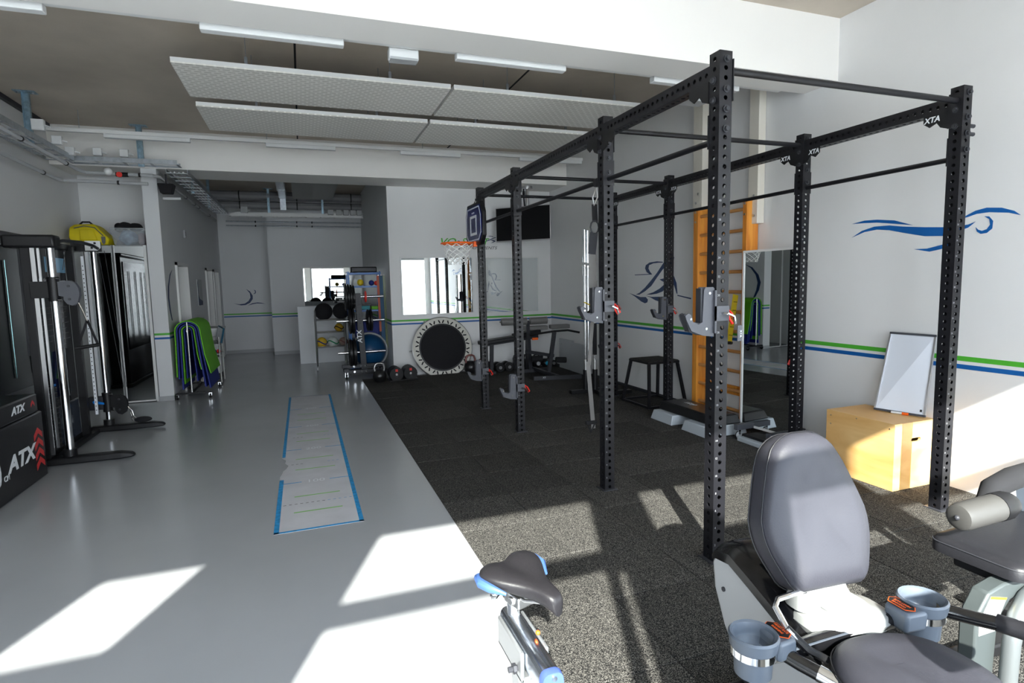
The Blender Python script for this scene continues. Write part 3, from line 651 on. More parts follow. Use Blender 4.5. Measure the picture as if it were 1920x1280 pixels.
for q in ([(-0.13,-0.13),(0.13,-0.13),(0.13,-0.10),(-0.13,-0.10)], [(-0.13,0.07),(0.13,0.07),(0.13,0.10),(-0.13,0.10)], [(-0.13,-0.10),(-0.10,-0.10),(-0.10,0.07),(-0.13,0.07)], [(0.10,-0.10),(0.13,-0.10),(0.13,0.07),(0.10,0.07)], [(-0.05,0.125),(0.05,0.125),(0.05,0.14),(-0.05,0.14)]):
    b.prism(q, fb_, 0.006, 0.009)
b.obj('target_square', PRINTW, bd, label='white rectangle')
hc = Vector((1.765, 6.70, 2.075)); hr = 0.19
B().tube([hc + Vector((hr*math.cos(k*PI/16), hr*math.sin(k*PI/16), 0)) for k in range(32)], 0.011, 10, closed=True).obj('rim', ORANGE, t, label='orange rim')
B().box(1.945, 6.62, 2.035, 1.985, 6.78, 2.095).beam((1.95, 6.66, 2.075), (1.93, 6.64, 2.075), 0.02, 0.02).obj('rim_mount', ORANGE, t)
nb_ = B(); NS = 10
for dr in (1, -1):
    for k in range(NS):
        pts = []
        for s_ in range(9):
            f_ = s_/8; r_ = hr*(1 - 0.42*f_**0.8); a = 2*PI*k/NS + dr*f_*PI*0.75
            pts.append(hc + Vector((r_*math.cos(a), r_*math.sin(a), -0.012 - 0.235*f_)))
        nb_.tube(pts, 0.0048, 5)
nb_.obj('net', NETM, t, label='white cord net')
B().tube([(1.99, 6.86, 2.5), (2.08, 6.84, 2.66), (2.14, 6.84, 2.5)], 0.006, 6).obj('strap', BLKC, t)
# ================================================================== BACK WALL
def wallmirror(name, label, x0, x1, y, z0, z1, fw=0.025, m=WHTM):
    t = thing(name, label, 'mirror', ((x0+x1)/2, y, z0))
    B().box(x0, y-0.006, z0, x1, y, z1).obj('mirror_glass', MIRR, t)
    B().box(x0-fw, y-0.012, z0-fw, x0, y, z1+fw).box(x1, y-0.012, z0-fw, x1+fw, y, z1+fw).box(x0, y-0.012, z0-fw, x1, y, z0).box(x0, y-0.012, z1, x1, y, z1+fw).obj('mirror_frame', m, t)
    return t
wallmirror('wall_mirror', 'left wall mirror above the trampoline', 1.655, 2.93, 10.155, 1.075, 2.065)
wallmirror('wall_mirror', 'right wall mirror behind the last two left rig posts', 3.05, 4.23, 10.155, 1.055, 2.055)
wallmirror('wall_mirror', 'mirror at the end of the hall behind the ball rack', 0.05, 1.40, 14.755, 1.125, 2.055, 0.03)
# television
t = thing('television', 'black flat television hanging from the beam in the back corner', 'television', (3.73, 9.56, 2.35), 0)
ta = Vector((3.345, 9.92, 0)); tb = Vector((4.10, 9.21, 0)); td = (tb-ta); tw = td.length; td.normalize(); tn = Vector((td.y, -td.x, 0))
if tn.y > 0: tn = -tn
def tvp(u, v, d): return ta + td*u + tn*d + Vector((0, 0, 2.325 + v))
B().loft([[tvp(0, 0, -0.03), tvp(tw, 0, -0.03), tvp(tw, 0.60, -0.03), tvp(0, 0.60, -0.03)], [tvp(0, 0, 0.02), tvp(tw, 0, 0.02), tvp(tw, 0.60, 0.02), tvp(0, 0.60, 0.02)]]).obj('television_body', ALU, t, bevel=0.004)
B().loft([[tvp(0.012, 0.02, 0.02), tvp(tw-0.012, 0.02, 0.02), tvp(tw-0.012, 0.588, 0.02), tvp(0.012, 0.588, 0.02)], [tvp(0.012, 0.02, 0.023), tvp(tw-0.012, 0.02, 0.023), tvp(tw-0.012, 0.588, 0.023), tvp(0.012, 0.588, 0.023)]]).obj('screen', mat('dark_screen', (0.004,0.004,0.005), 0.35, spec=0.25), t)
c = tvp(tw/2, 0.3, -0.08)
B().cb((c.x+0.03, c.y+0.05, 2.62), (0.35, 0.06, 0.25), (0, 0, -0.75)).obj('wall_bracket', BLK2, t)
B().cyl((c.x+0.08, c.y+0.06, 2.6), (c.x+0.08, c.y+0.06, ZB), 0.035, 16).obj('ceiling_pole', CHROME, t)
B().disc((c.x+0.08, c.y+0.06, ZB-0.02), (0,0,1), 0.1, 0.04, 20).obj('ceiling_cap', STEEL, t)
t = thing('power_cable', 'black cable hanging from the beam above the television', 'cable', (3.85, 9.8, 3.2))
B().tube([(3.80, 9.7, 3.29), (3.80, 9.7, 3.1), (3.81, 9.69, 2.93)], 0.014, 8).cyl((3.80, 9.7, 3.15), (3.80, 9.7, 3.21), 0.024, 8).obj('cable_run', BLKC, t)

# trampoline leaning on the back wall
tc_ = Vector((2.305, 9.995, 0.475)); tilt = 0.16
t = thing('mini_trampoline', 'round black mini trampoline with beige skirt leaning on the back wall', 'trampoline', (2.305, 9.9, 0))
Mt = Matrix.Translation(tc_) @ Matrix.Rotation(-PI/2 - tilt + 0.0, 4, 'X') 
# local XY plane = disc, +Z towards the room
Mt = Matrix.Translation(tc_) @ Matrix(((1,0,0,0),(0,math.sin(tilt),-math.cos(tilt),0),(0,math.cos(tilt),math.sin(tilt),0),(0,0,0,1)))
def T3(x, y, z): return Mt @ Vector((x, y, z))
B().tube([T3(0.535*math.cos(k*PI/24), 0.535*math.sin(k*PI/24), -0.01) for k in range(48)], 0.016, 8, closed=True).obj('frame_ring', STEEL, t)
def annulus(r0, r1, z0, z1, seg=48):
    b = B(); rings = [[T3(r*math.cos(2*PI*k/seg), r*math.sin(2*PI*k/seg), z) for k in range(seg)] for r, z in ((r0, z0), (r0, z1), (r1, z1), (r1, z0))]
    b.loft(rings + [rings[0]], cap=False); return b
annulus(0.415, 0.535, -0.02, 0.012).obj('skirt', SKIRT, t)
B().loft([[T3(0.42*math.cos(k*PI/24), 0.42*math.sin(k*PI/24), z) for k in range(48)] for z in (-0.01, 0.006)]).obj('jump_mat', BLKC, t)
annulus(0.40, 0.425, 0.006, 0.014, 96).obj('mat_edge', BLK2, t)
for k in range(18):
    for s_ in (-1, 1):
        a = 2*PI*(k+0.5)/18 + s_*0.045; sk = s_*0.55
        p0 = Vector((0.435*math.cos(a), 0.435*math.sin(a), 0.014)); p1 = Vector((0.49*math.cos(a + s_*0.055), 0.49*math.sin(a + s_*0.055), 0.014))
        B().beam(Mt @ p0, Mt @ p1, 0.022, 0.006, Mt.to_3x3() @ Vector((0,0,1))).obj('elastic_strap', BLKC, t)
for a in (0.05, 1.05, 2.1, 3.2, 4.2, 5.2):
    B().cyl(T3(0.53*math.cos(a), 0.53*math.sin(a), -0.02), T3(0.575*math.cos(a), 0.575*math.sin(a), -0.10), 0.014, 8).obj('folded_leg', STEEL, t)

# adjustable dumbbells, kettlebells
def kettle(x, y, r, label, hm=BLK2, dot=None, loc_y=None):
    t = thing('kettlebell', label, 'kettlebell', (x, y, 0.007), 0, 'kettlebells by the back wall')
    z0 = 0.007
    B().lathe([(0.001, 0), (r*0.62, 0), (r*0.95, r*0.45), (r, r*0.9), (r*0.85, r*1.4), (r*0.5, r*1.78), (0.001, r*1.85)], (x, y, z0), 24).obj('bell', mat('black_rubber_coat', (0.01,0.01,0.011), 0.28), t)
    B().tube([(x-r*0.62, y, z0+r*1.35), (x-r*0.72, y, z0+r*2.0), (x-r*0.55, y, z0+r*2.5), (x-r*0.25, y, z0+r*2.65), (x+r*0.25, y, z0+r*2.65), (x+r*0.55, y, z0+r*2.5), (x+r*0.72, y, z0+r*2.0), (x+r*0.62, y, z0+r*1.35)], r*0.15, 10).obj('handle', hm, t)
    if dot: B().disc((x+r*0.05, y-r*0.97, z0+r*0.85), (0,1,0), r*0.42, 0.02, 18).obj('emblem', dot, t)
HR = mat('dull_red_steel', (0.25,0.10,0.09), 0.4, 0.5)
kettle(1.135, 9.62, 0.115, 'large black kettlebell with steel handles, nearest the plate rack', STEEL)
def adj(x, y, label):
    t = thing('adjustable_dumbbell', label, 'dumbbell', (x, y, 0.007), 0, 'adjustable dumbbells')
    for k in range(6):
        yy = y - 0.15 + k*0.055; b = B()
        poly = [(0.115*math.cos(a)*(1 if not (PI*0.3 < a % (2*PI) < PI*0.7) else 0.9), 0.115*math.sin(a)) for a in [j*PI/8 for j in range(16)]]
        b.prism(poly, lambda u, v, tt: (x+u, yy+tt, 0.122+v), 0, 0.035).obj('weight_disc', BLK2, t, bevel=0.004)
    B().cyl((x, y-0.16, 0.122), (x, y+0.18, 0.122), 0.018, 10).obj('handle', STEEL, t)
    B().box(x-0.02, y-0.165, 0.17, x+0.02, y-0.15, 0.21).obj('dial_mark', RED, t, label='red mark')
    B().tube([(x+0.025*math.cos(a), y-0.158, 0.10+0.025*math.sin(a)) for a in [j*PI/8 for j in range(16)]], 0.003, 5, closed=True).obj('dial', CHROME, t)
    B().box(x-0.12, y-0.16, 0.007, x+0.12, y+0.18, 0.03).obj('cradle', BLK2, t, bevel=0.006)
adj(1.40, 9.66, 'left one of two black adjustable dumbbells beside the kettlebell')
adj(1.64, 9.70, 'right one of two black adjustable dumbbells, nearest the trampoline')
kettle(2.76, 9.82, 0.12, 'black kettlebell with reddish handle behind the last rig post', HR)
kettle(2.94, 9.64, 0.10, 'smaller black kettlebell with reddish handle touching the last rig post', HR)
def dumb(x, y, label, z=0.007, r=0.085):
    t = thing('dumbbell', label, 'dumbbell', (x, y, z), 0, 'black dumbbells by the back wall')
    for yy in (y-0.13, y+0.05): B().cyl((x, yy, z+r), (x, yy+0.08, z+r), r, 18).obj('head', BLK2, t, bevel=0.008)
    B().cyl((x, y-0.08, z+r), (x, y+0.08, z+r), 0.016, 10).obj('handle', CHROME, t)
    B().cyl((x, y-0.137, z+r), (x, y-0.128, z+r), 0.03, 12).obj('end_cap', STEEL, t)
dumb(3.25, 9.72, 'left black dumbbell with steel star end between two rig posts')
dumb(3.43, 9.74, 'right black dumbbell with steel star end between two rig posts')
dumb(3.05, 9.95, 'black dumbbell standing close to the wall behind the small kettlebell', r=0.1)
kettle(3.66, 9.84, 0.10, 'black kettlebell with wide handle behind the third rig post')
kettle(3.875, 9.86, 0.10, 'black kettlebell with green emblem right of the third rig post', dot=GREENP)
kettle(4.07, 9.90, 0.09, 'black kettlebell with pale emblem half hidden by the bench post', dot=PRINTW)
kettle(4.25, 9.90, 0.085, 'black kettlebell with light blue emblem under the bench roller', dot=mat('light_blue', (0.02,0.35,0.55), 0.4))
dumb(4.40, 9.96, 'chrome ended small dumbbell in the back corner', r=0.06)

# steel plates leaning along the right wall
t = thing('metal_sheet', 'pale grey metal sheet leaning on the right wall in the back corner', 'metal sheet', (4.46, 9.15, 0.006))
B().box(4.455, 9.12, 0.006, 4.470, 9.70, 0.55).obj('sheet', mat('pale_sheet', (0.50,0.52,0.54), 0.4, 0.3), t)
B().box(4.440, 8.55, 0.006, 4.455, 9.16, 0.52).obj('sheet', mat('pale_sheet', (0.5,0.5,0.5)), t)
for y in (9.2, 9.62):
    for z in (0.12, 0.45): B().disc((4.453, y, z), (1,0,0), 0.012, 0.006, 8).obj('screw', STEEL, t)

# bench with rollers
t = thing('roller_bench', 'dark grey exercise bench frame with grey foam rollers in the back corner', 'bench', (3.85, 9.0, 0))
B().beam((3.46, 8.55, 0.04), (4.24, 8.38, 0.04), 0.07, 0.06).obj('foot', DKG, t)
B().beam((3.87, 8.47, 0.05), (3.80, 9.38, 0.07), 0.06, 0.05).obj('base_tube', DKG, t)
B().beam((3.50, 9.36, 0.04), (4.10, 9.33, 0.04), 0.06, 0.06).obj('foot', DKG, t)
B().beam((3.72, 9.35, 0.06), (3.66, 9.25, 0.62), 0.06, 0.06, (0,1,0)).beam((3.66, 9.25, 0.60), (3.64, 9.22, 0.94), 0.05, 0.05, (0,1,0)).obj('rear_post', DKG, t)
B().beam((3.86, 8.85, 0.06), (4.02, 8.95, 0.74), 0.06, 0.05, (0,1,0)).obj('front_post', DKG, t)
B().beam((3.60, 9.25, 0.40), (3.98, 8.90, 0.34), 0.05, 0.05).obj('step_bar', DKG, t)
B().tube([(3.62, 9.10, 0.70), (4.02, 8.95, 0.755), (4.25, 8.9, 0.765), (4.45, 8.85, 0.72)], 0.018, 10).obj('handle_bar', BLK2, t)
B().cyl((3.18, 9.28, 0.93), (3.62, 9.22, 0.93), 0.062, 18).obj('foam_roller', ROLLG, t); B().cyl((3.68, 9.21, 0.93), (3.98, 9.17, 0.935), 0.062, 18).obj('foam_roller', ROLLG, t)
B().cyl((3.15, 9.285, 0.93), (4.0, 9.165, 0.935), 0.015, 8).obj('roller_axle', STEEL, t)
B().cb((3.82, 9.3, 0.80), (0.42, 0.12, 0.07), (0,0,-0.1)).cb((4.3, 9.35, 0.80), (0.36, 0.12, 0.07), (0,0,-0.1)).obj('pad', ROLLG, t, bevel=0.01)
B().cyl((3.62, 9.0, 0.30), (3.80, 8.97, 0.30), 0.05, 14).cyl((4.04, 8.95, 0.26), (4.22, 8.92, 0.25), 0.05, 14).obj('lower_roller', BLKC, t)
B().box(3.70, 9.15, 0.60, 3.80, 9.19, 0.64).obj('lock_lever', ORANGE, t, label='orange lever')
text('XT', 0.04, 'foot_letters', PRINTW, t, frame((3.62, 8.475, 0.04), (1,-0.21,0), (0,0,1)))
# incline bench
t = thing('incline_bench', 'black padded incline bench behind the two far left rig posts', 'bench', (3.35, 9.1, 0))
B().cb((3.20, 9.60, 0.585), (0.66, 0.24, 0.07), (0, -0.10, 0)).obj('seat_pad', LEATHB, t, bevel=0.015)
B().cb((3.76, 9.60, 0.675), (0.48, 0.26, 0.09), (0, -0.16, 0)).obj('back_pad', LEATHB, t, bevel=0.015)
B().beam((2.95, 9.60, 0.52), (3.98, 9.60, 0.62), 0.06, 0.06).obj('spine', DKG, t)
B().beam((3.10, 9.60, 0.53), (3.08, 9.60, 0.03), 0.06, 0.05, (0,1,0)).obj('front_leg', DKG, t); B().beam((3.78, 9.60, 0.6), (3.76, 9.60, 0.03), 0.06, 0.05, (0,1,0)).obj('rear_leg', DKG, t)
B().box(3.04, 9.46, 0.006, 3.12, 9.74, 0.05).obj('foot', DKG, t); B().box(3.60, 9.46, 0.006, 3.92, 9.52, 0.05).obj('foot', DKG, t)
B().cyl((2.93, 9.46, 0.56), (2.93, 9.74, 0.56), 0.03, 10).obj('grip', STEEL, t)

# barbell holder with upright bars
t = thing('barbell_stand', 'low black floor stand holding upright barbells behind the second rig post', 'barbell stand', (3.75, 7.2, 0))
B().box(3.50, 7.22, 0.006, 4.15, 7.30, 0.06).obj('base_tube', BLK2, t, bevel=0.006); B().box(3.80, 6.93, 0.006, 4.30, 7.01, 0.06).obj('base_tube', BLK2, t, bevel=0.006)
B().box(3.84, 7.0, 0.01, 3.92, 7.25, 0.05).obj('cross_tube', BLK2, t)
bs = [(3.74, 7.26, 2.31), (3.80, 7.28, 2.30), (3.88, 7.24, 2.08)]
for x, y, zt in bs: B().cyl((x, y, 0.04), (x, y, 0.34), 0.036, 14).obj('holder_tube', BLK2, t)
for k, (x, y, zt) in enumerate(bs):
    q = thing('barbell', ['leftmost upright chrome barbell in the floor stand', 'middle upright chrome barbell, its sleeve just right of the leftmost', 'shorter upright barbell with black grip in the floor stand'][k], 'barbell', (x, y, 0.08), 0, 'barbells in the floor stand')
    B().cyl((x, y, 0.08), (x, y, 0.48), 0.025, 14).obj('lower_sleeve', STEEL, q); B().cyl((x, y, 0.48), (x, y, zt-0.52), 0.014, 12).obj('shaft', CHROME, q)
    B().cyl((x, y, zt-0.45), (x, y, zt), 0.025, 14).obj('upper_sleeve', CHROME, q); B().disc((x, y, zt-0.50), (0,0,1), 0.036, 0.03, 14).obj('collar', STEEL, q)
    B().disc((x, y, zt-0.58), (0,0,1), 0.026, 0.10, 12).obj('inner_collar', STEEL, q)
    if k == 2: B().cyl((x, y, 0.55), (x, y, 1.0), 0.030, 12).obj('grip_cover', BLKC, q, label='black grip cover')

# ================================================================== WEIGHT PLATE RACK + SHELF + BALLS
t = thing('plate_rack', 'black plate rack on castors with chrome pins at the hall corner', 'weight rack', (0.93, 10.33, 0))
up = B().beam((0.955, 10.33, 0.14), (0.90, 10.33, 1.47), 0.10, 0.09, (0,1,0)).obj('upright', DKG, t, bevel=0.004)
text('ATX', 0.11, 'rack_letters', PRINTW, up, frame((0.935, 10.281, 0.72), (-0.04,0,1), (-1,0,-0.04)), bold=0.003, shear=0.1)
for z in (0.95, 1.03, 1.11, 1.28): B().disc((0.92, 10.284, z), (0,1,0), 0.008, 0.004, 8).obj('peg_hole', BLKC, up)
B().box(0.58, 10.28, 0.17, 1.32, 10.35, 0.235).obj('base_beam', DKG, t, bevel=0.004); B().box(0.60, 10.18, 0.09, 1.30, 10.25, 0.15).obj('base_beam', DKG, t, bevel=0.004)
B().box(0.60, 10.12, 0.12, 0.68, 10.42, 0.18).obj('side_beam', DKG, t); B().box(1.22, 10.12, 0.12, 1.30, 10.42, 0.18).obj('side_beam', DKG, t)
for x in (0.78, 0.90, 0.98):
    for z in (0.2, 0.12): B().disc((x, 10.275 - (0.1 if z < 0.15 else 0), z), (0,1,0), 0.018, 0.012, 12).obj('bolt', CHROME, t)
for x in (0.64, 1.26):
    for y in (10.15, 10.39):
        c_ = B().disc((x, y, 0.045), (1,0,0), 0.045, 0.028, 18).obj('castor_wheel', BLK2, t); B().box(x-0.024, y-0.025, 0.04, x-0.018, y+0.025, 0.12).box(x+0.018, y-0.025, 0.04, x+0.024, y+0.025, 0.12).obj('castor_fork', CHROME, t)
for z in (1.41, 0.995, 0.44):
    B().cyl((0.53, 10.33, z), (0.90, 10.33, z), 0.023, 14).obj('weight_pin', CHROME, t); B().cyl((0.95, 10.33, z), (1.34, 10.33, z), 0.023, 14).obj('weight_pin', CHROME, t)
def plate(x, z, r, th, label, m=BLK2):
    q = thing('weight_plate', label, 'weight plate', (x, 10.33, z), 0, 'weight plates on the rack')
    pr_ = [(0.026, -th/2), (r*0.35, -th/2), (r*0.40, -th*0.3), (r*0.80, -th*0.3), (r*0.86, -th/2), (r, -th*0.35), (r, th*0.35), (r*0.86, th/2), (r*0.80, th*0.3), (r*0.40, th*0.3), (r*0.35, th/2), (0.026, th/2)]
    M_ = Matrix.Rotation(PI/2, 4, 'Y'); b = B()
    rings = [[M_ @ Vector((rr*math.cos(2*PI*k/28), rr*math.sin(2*PI*k/28), zz)) + Vector((x, 10.33, z)) for k in range(28)] for rr, zz in pr_]
    b.loft(rings + [rings[0]], cap=False).obj('plate_body', m, q)
    B().tube([M_ @ Vector((0.028*math.cos(k*PI/8), 0.028*math.sin(k*PI/8), th/2)) + Vector((x, 10.33, z)) for k in range(16)], 0.004, 5, closed=True).obj('hub_ring', STEEL, q)
for k in range(4): plate(0.70+0.043*k, 1.41-0.00, 0.235-0.010*k, 0.038, ['outermost', 'second', 'third', 'innermost'][k] + ' black plate on the top left pin of the rack')
plate(1.035, 1.41, 0.10, 0.03, 'small red plate on the top right pin of the rack', RED)
for k in range(2): plate(0.755+0.05*k, 0.995, 0.225, 0.045, ['outer', 'inner'][k] + ' black plate on the middle left pin of the rack')
for k in range(2): plate(1.06+0.05*k, 0.995, 0.19, 0.045, ['inner', 'outer'][k] + ' black plate on the middle right pin of the rack')
for k in range(2): plate(0.74+0.065*k, 0.44, 0.235, 0.06, ['outer', 'inner'][k] + ' thick black plate on the bottom left pin of the rack')
for k in range(3):
    q = thing('short_bar', ['lowest', 'middle', 'highest'][k] + ' of three short dark bar ends sticking out left of the top plates', 'bar', (0.5, 10.42, 1.34+0.04*k), 0, 'short bars beside the plates')
    B().cyl((0.50+0.03*k, 10.44, 1.33+0.035*k), (0.85, 10.44, 1.33+0.035*k), 0.012, 10).obj('bar_rod', STEEL, q); B().disc((0.54+0.03*k, 10.44, 1.33+0.035*k), (1,0,0), 0.02, 0.05, 10).obj('bar_knob', BLK2, q)

t = thing('shelf_unit', 'blue and grey steel shelf unit behind the plate rack', 'shelf', (1.10, 11.0, 0))
for x in (0.80, 1.36):
    for y in (10.85, 11.25): B().box(x-0.015, y-0.015, 0, x+0.015, y+0.015, 1.86).obj('shelf_post', BLUEM, t)
for z in (0.06, 0.62, 1.16, 1.60, 1.84): B().box(0.78, 10.83, z-0.035, 1.38, 11.27, z).obj('shelf_board', BLUEM, t)
t = thing('step_box', 'black box lying on top of the blue shelf unit', 'box', (1.08, 11.0, 1.84))
B().box(0.85, 10.88, 1.84, 1.32, 11.2, 1.945).obj('box_body', BLK2, t, bevel=0.02); B().box(0.87, 10.872, 1.87, 1.30, 10.885, 1.925).obj('front_panel', DKG, t)
def ball(x, y, z, r, label, m, cat='ball', seam=None, name='ball', grp=None):
    t = thing(name, label, cat, (x, y, z), 0, grp)
    B().sphere((x, y, z), r, 24, 14).obj('ball_skin', m, t)
    if seam:
        for ax in range(3):
            pts = []
            for k in range(32):
                a = 2*PI*k/32; v = [math.cos(a), math.sin(a)*0.92, 0.32*math.sin(2*a)]
                v = Vector((v[ax], v[(ax+1) % 3], v[(ax+2) % 3])).normalized()*(r*1.002); pts.append(v + Vector((x, y, z)))
            B().tube(pts, r*0.035 if ax else r*0.12, 5, closed=True).obj('seam' if ax else 'ball_panel', seam if ax == 0 else m, t)
ball(1.02, 10.98, 1.66, 0.06, 'small yellow ball on the second highest blue shelf', YELP); ball(1.22, 10.98, 1.65, 0.05, 'small dark blue ball on the second highest blue shelf', MATB)
ball(1.31, 10.95, 1.645, 0.045, 'small red ball at the right end of a blue shelf', RED)
t = thing('storage_box', 'turquoise box on the middle blue shelf', 'box', (1.08, 11, 1.16)); B().box(1.0, 10.87, 1.16, 1.16, 11.1, 1.23).obj('box_body', mat('turquoise',(0.0,0.25,0.3),0.5), t, bevel=0.01); B().box(0.995, 10.865, 1.23, 1.165, 11.105, 1.245).obj('lid', BLK2, t)
t = thing('storage_box', 'green box on the middle blue shelf, right of the turquoise one', 'box', (1.24, 11, 1.16)); B().box(1.19, 10.87, 1.16, 1.31, 11.1, 1.22).obj('box_body', MATG, t, bevel=0.01); B().box(1.185, 10.865, 1.22, 1.315, 11.105, 1.235).obj('lid', BLK2, t)
t = thing('storage_bin', 'blue bin on the lower blue shelf behind the middle pins', 'bin', (1.1, 11, 0.62)); B().loft([[(0.9,10.9,0.62),(1.3,10.9,0.62),(1.3,11.2,0.62),(0.9,11.2,0.62)],[(0.86,10.87,0.95),(1.34,10.87,0.95),(1.34,11.23,0.95),(0.86,11.23,0.95)]]).obj('bin_body', MATB, t, bevel=0.01); B().box(0.85,10.86,0.95,1.35,11.24,0.97).obj('bin_rim', MATB, t)
# resistance bands hanging on the shelf side
for k, (m, lb, z0) in enumerate(((mat('orange_red_band',(0.50,0.09,0.03),0.5), 'orange-red band hanging at the right front of the blue shelf', 0.75), (mat('blue_band',(0.0,0.07,0.16),0.5), 'broad dark blue band hanging at the right of the blue shelf', 0.35), (mat('lime_band',(0.30,0.38,0.12),0.5), 'thin lime band hanging rightmost on the blue shelf', 0.45))):
    q = thing('resistance_band', lb, 'resistance band', (1.33+0.05*k, 10.8, 1.75), 0, 'resistance bands on the blue shelf')
    x = 1.325 + 0.05*k; wdt = (0.03, 0.05, 0.01)[k]
    b = B(); b.beam((x-0.012, 10.80-0.02*k, 1.78), (x+0.0, 10.80-0.02*k, z0), wdt, 0.004, (0,1,0)).beam((x+0.012, 10.79-0.02*k, 1.78), (x+0.018, 10.79-0.02*k, z0), wdt*0.7, 0.004, (0,1,0)); b.obj('band_loop', m, q)
    B().cyl((x, 10.77-0.02*k, 1.785), (x, 10.84, 1.785), 0.008, 8).obj('hook', STEEL, q)
# balance dome
t = thing('balance_dome', 'dark blue balance dome standing on edge at the foot of the shelf', 'balance trainer', (1.17, 10.62, 0))
Md = Matrix.Translation((1.105, 10.725, 0.42)) @ Matrix.Rotation(PI/2 - 0.12, 4, 'X')
B().lathe([(0.001, 0.25), (0.10, 0.235), (0.19, 0.19), (0.26, 0.12), (0.295, 0.03), (0.30, 0.0), (0.001, 0)], (0,0,0), 32, Md).obj('dome', BALLB, t)

B().tube([Md @ Vector((0.318*math.cos(k*PI/18), 0.318*math.sin(k*PI/18), -0.01)) for k in range(36)], 0.017, 8, closed=True).obj('platform_rim', SILV, t)
B().lathe([(0.001, -0.01), (0.31, -0.01), (0.30, -0.05), (0.001, -0.05)], (0,0,0), 32, Md).obj('platform', BLK2, t)
text('e', 0.08, 'dome_print', PRINTW, t, frame((1.16, 10.49, 0.41), (1,0,0), (0,0.1,1)))
t = thing('storage_plinth', 'dark plinth with a blue stripe under the balance dome', 'box', (1.12, 10.66, 0.0))
B().box(0.74, 10.60, 0.0, 1.36, 10.80, 0.085).obj('plinth', DKG, t); B().box(1.0, 10.59, 0.03, 1.36, 10.60, 0.08).obj('plinth_stripe', MATB, t)

t = thing('half_partition', 'white waist-high partition board in the hall behind the ball rack', 'partition', (0.6, 12.72, 0))
B().box(-0.11, 12.70, 0.0, 1.38, 12.74, 1.19).obj('board', mat('partition_white', (0.72,0.74,0.76), 0.5), t); B().box(-0.115, 12.695, 1.19, 1.385, 12.745, 1.205).obj('top_edge', SILV, t); B().box(0.45, 12.695, 0.62, 0.75, 12.70, 0.64).obj('label_strip', SILV, t)

t = thing('ball_rack', 'chrome tube ball rack on castors before the white partition', 'ball rack', (0.45, 11.6, 0))
for x in (0.205, 0.74):
    B().tube([(x, 11.45, 0.09), (x, 11.45, 1.12 if x < 0.5 else 0.97), (x, 11.47, 1.15 if x < 0.5 else 0.985)], 0.017, 8).obj('rack_post', STEEL, t); B().tube([(x, 11.80, 0.09), (x, 11.80, 1.05)], 0.015, 8).obj('rack_post', STEEL, t)
    B().disc((x-0.01, 11.45, 0.045), (1,0,0), 0.04, 0.025, 16).obj('castor_wheel', SILV, t); B().disc((x, 11.80, 0.045), (1,0,0), 0.04, 0.025, 16).obj('castor_wheel', SILV, t)
for z in (0.97, 0.73, 0.455):
    B().tube([(0.205, 11.45, z-0.03), (0.23, 11.45, z), (0.72, 11.45, z), (0.74, 11.45, z-0.03)], 0.012, 8).obj('rack_rail', STEEL, t); B().cyl((0.205, 11.66, z), (0.74, 11.66, z), 0.01, 8).obj('rack_rail', STEEL, t)
ball(0.365, 11.55, 1.125, 0.165, 'left large black ball on top of the ball rack', BLKC, name='medicine_ball', grp='black balls on the ball rack'); ball(0.685, 11.55, 1.125, 0.155, 'right large black ball on top of the ball rack', BLKC, name='medicine_ball', grp='black balls on the ball rack')
YB_ = mat('yellow_leather', (0.55, 0.35, 0.02), 0.5); WB_ = mat('white_leather', (0.55,0.58,0.55), 0.5); BB_ = mat('brown_leather', (0.25,0.17,0.14), 0.6)
ball(0.30, 11.555, 0.535, 0.098, 'yellow and blue volleyball, leftmost on the lowest rail', YB_, seam=MATB, name='volleyball', grp='balls on the lowest rail')
ball(0.51, 11.555, 0.535, 0.098, 'white and green volleyball in the middle of the lowest rail', WB_, seam=mat('ball_green',(0.0,0.22,0.08),0.5), name='volleyball', grp='balls on the lowest rail')
ball(0.70, 11.555, 0.53, 0.085, 'brownish striped ball at the right of the lowest rail', BB_, seam=HR, name='handball', grp='balls on the lowest rail')
ball(0.63, 11.555, 0.81, 0.08, 'dark yellow ball on the middle rail behind the plates', mat('ochre',(0.4,0.24,0.01),0.5), seam=BLKC, name='ball')

# ================================================================== HALL LEFT: MAT RACK, BASIN, TROLLEY
t = thing('mat_rack', 'black wheeled rack carrying hanging exercise mats beside the white column', 'mat rack', (-1.58, 9.9, 0))
for y in (9.42, 10.42):
    B().box(-1.81, y-0.015, 0.075, -1.33, y+0.015, 0.10).obj('foot', BLK2, t)
    B().cyl((-1.60, y, 0.10), (-1.60, y, 1.13), 0.012, 8).obj('post', STEEL, t)
    for x in (-1.79, -1.36):
        B().disc((x, y, 0.035), (1,0,0), 0.035, 0.024, 14).obj('castor_wheel', BLK2, t); B().box(x-0.02, y-0.015, 0.035, x+0.02, y+0.015, 0.08).obj('castor_fork', CHROME, t)
B().box(-1.615, 9.42, 0.08, -1.585, 10.42, 0.10).obj('base_rail', BLK2, t)
B().cyl((-1.60, 9.40, 1.0), (-1.60, 10.44, 1.0), 0.012, 8).obj('hanging_rail', STEEL, t)
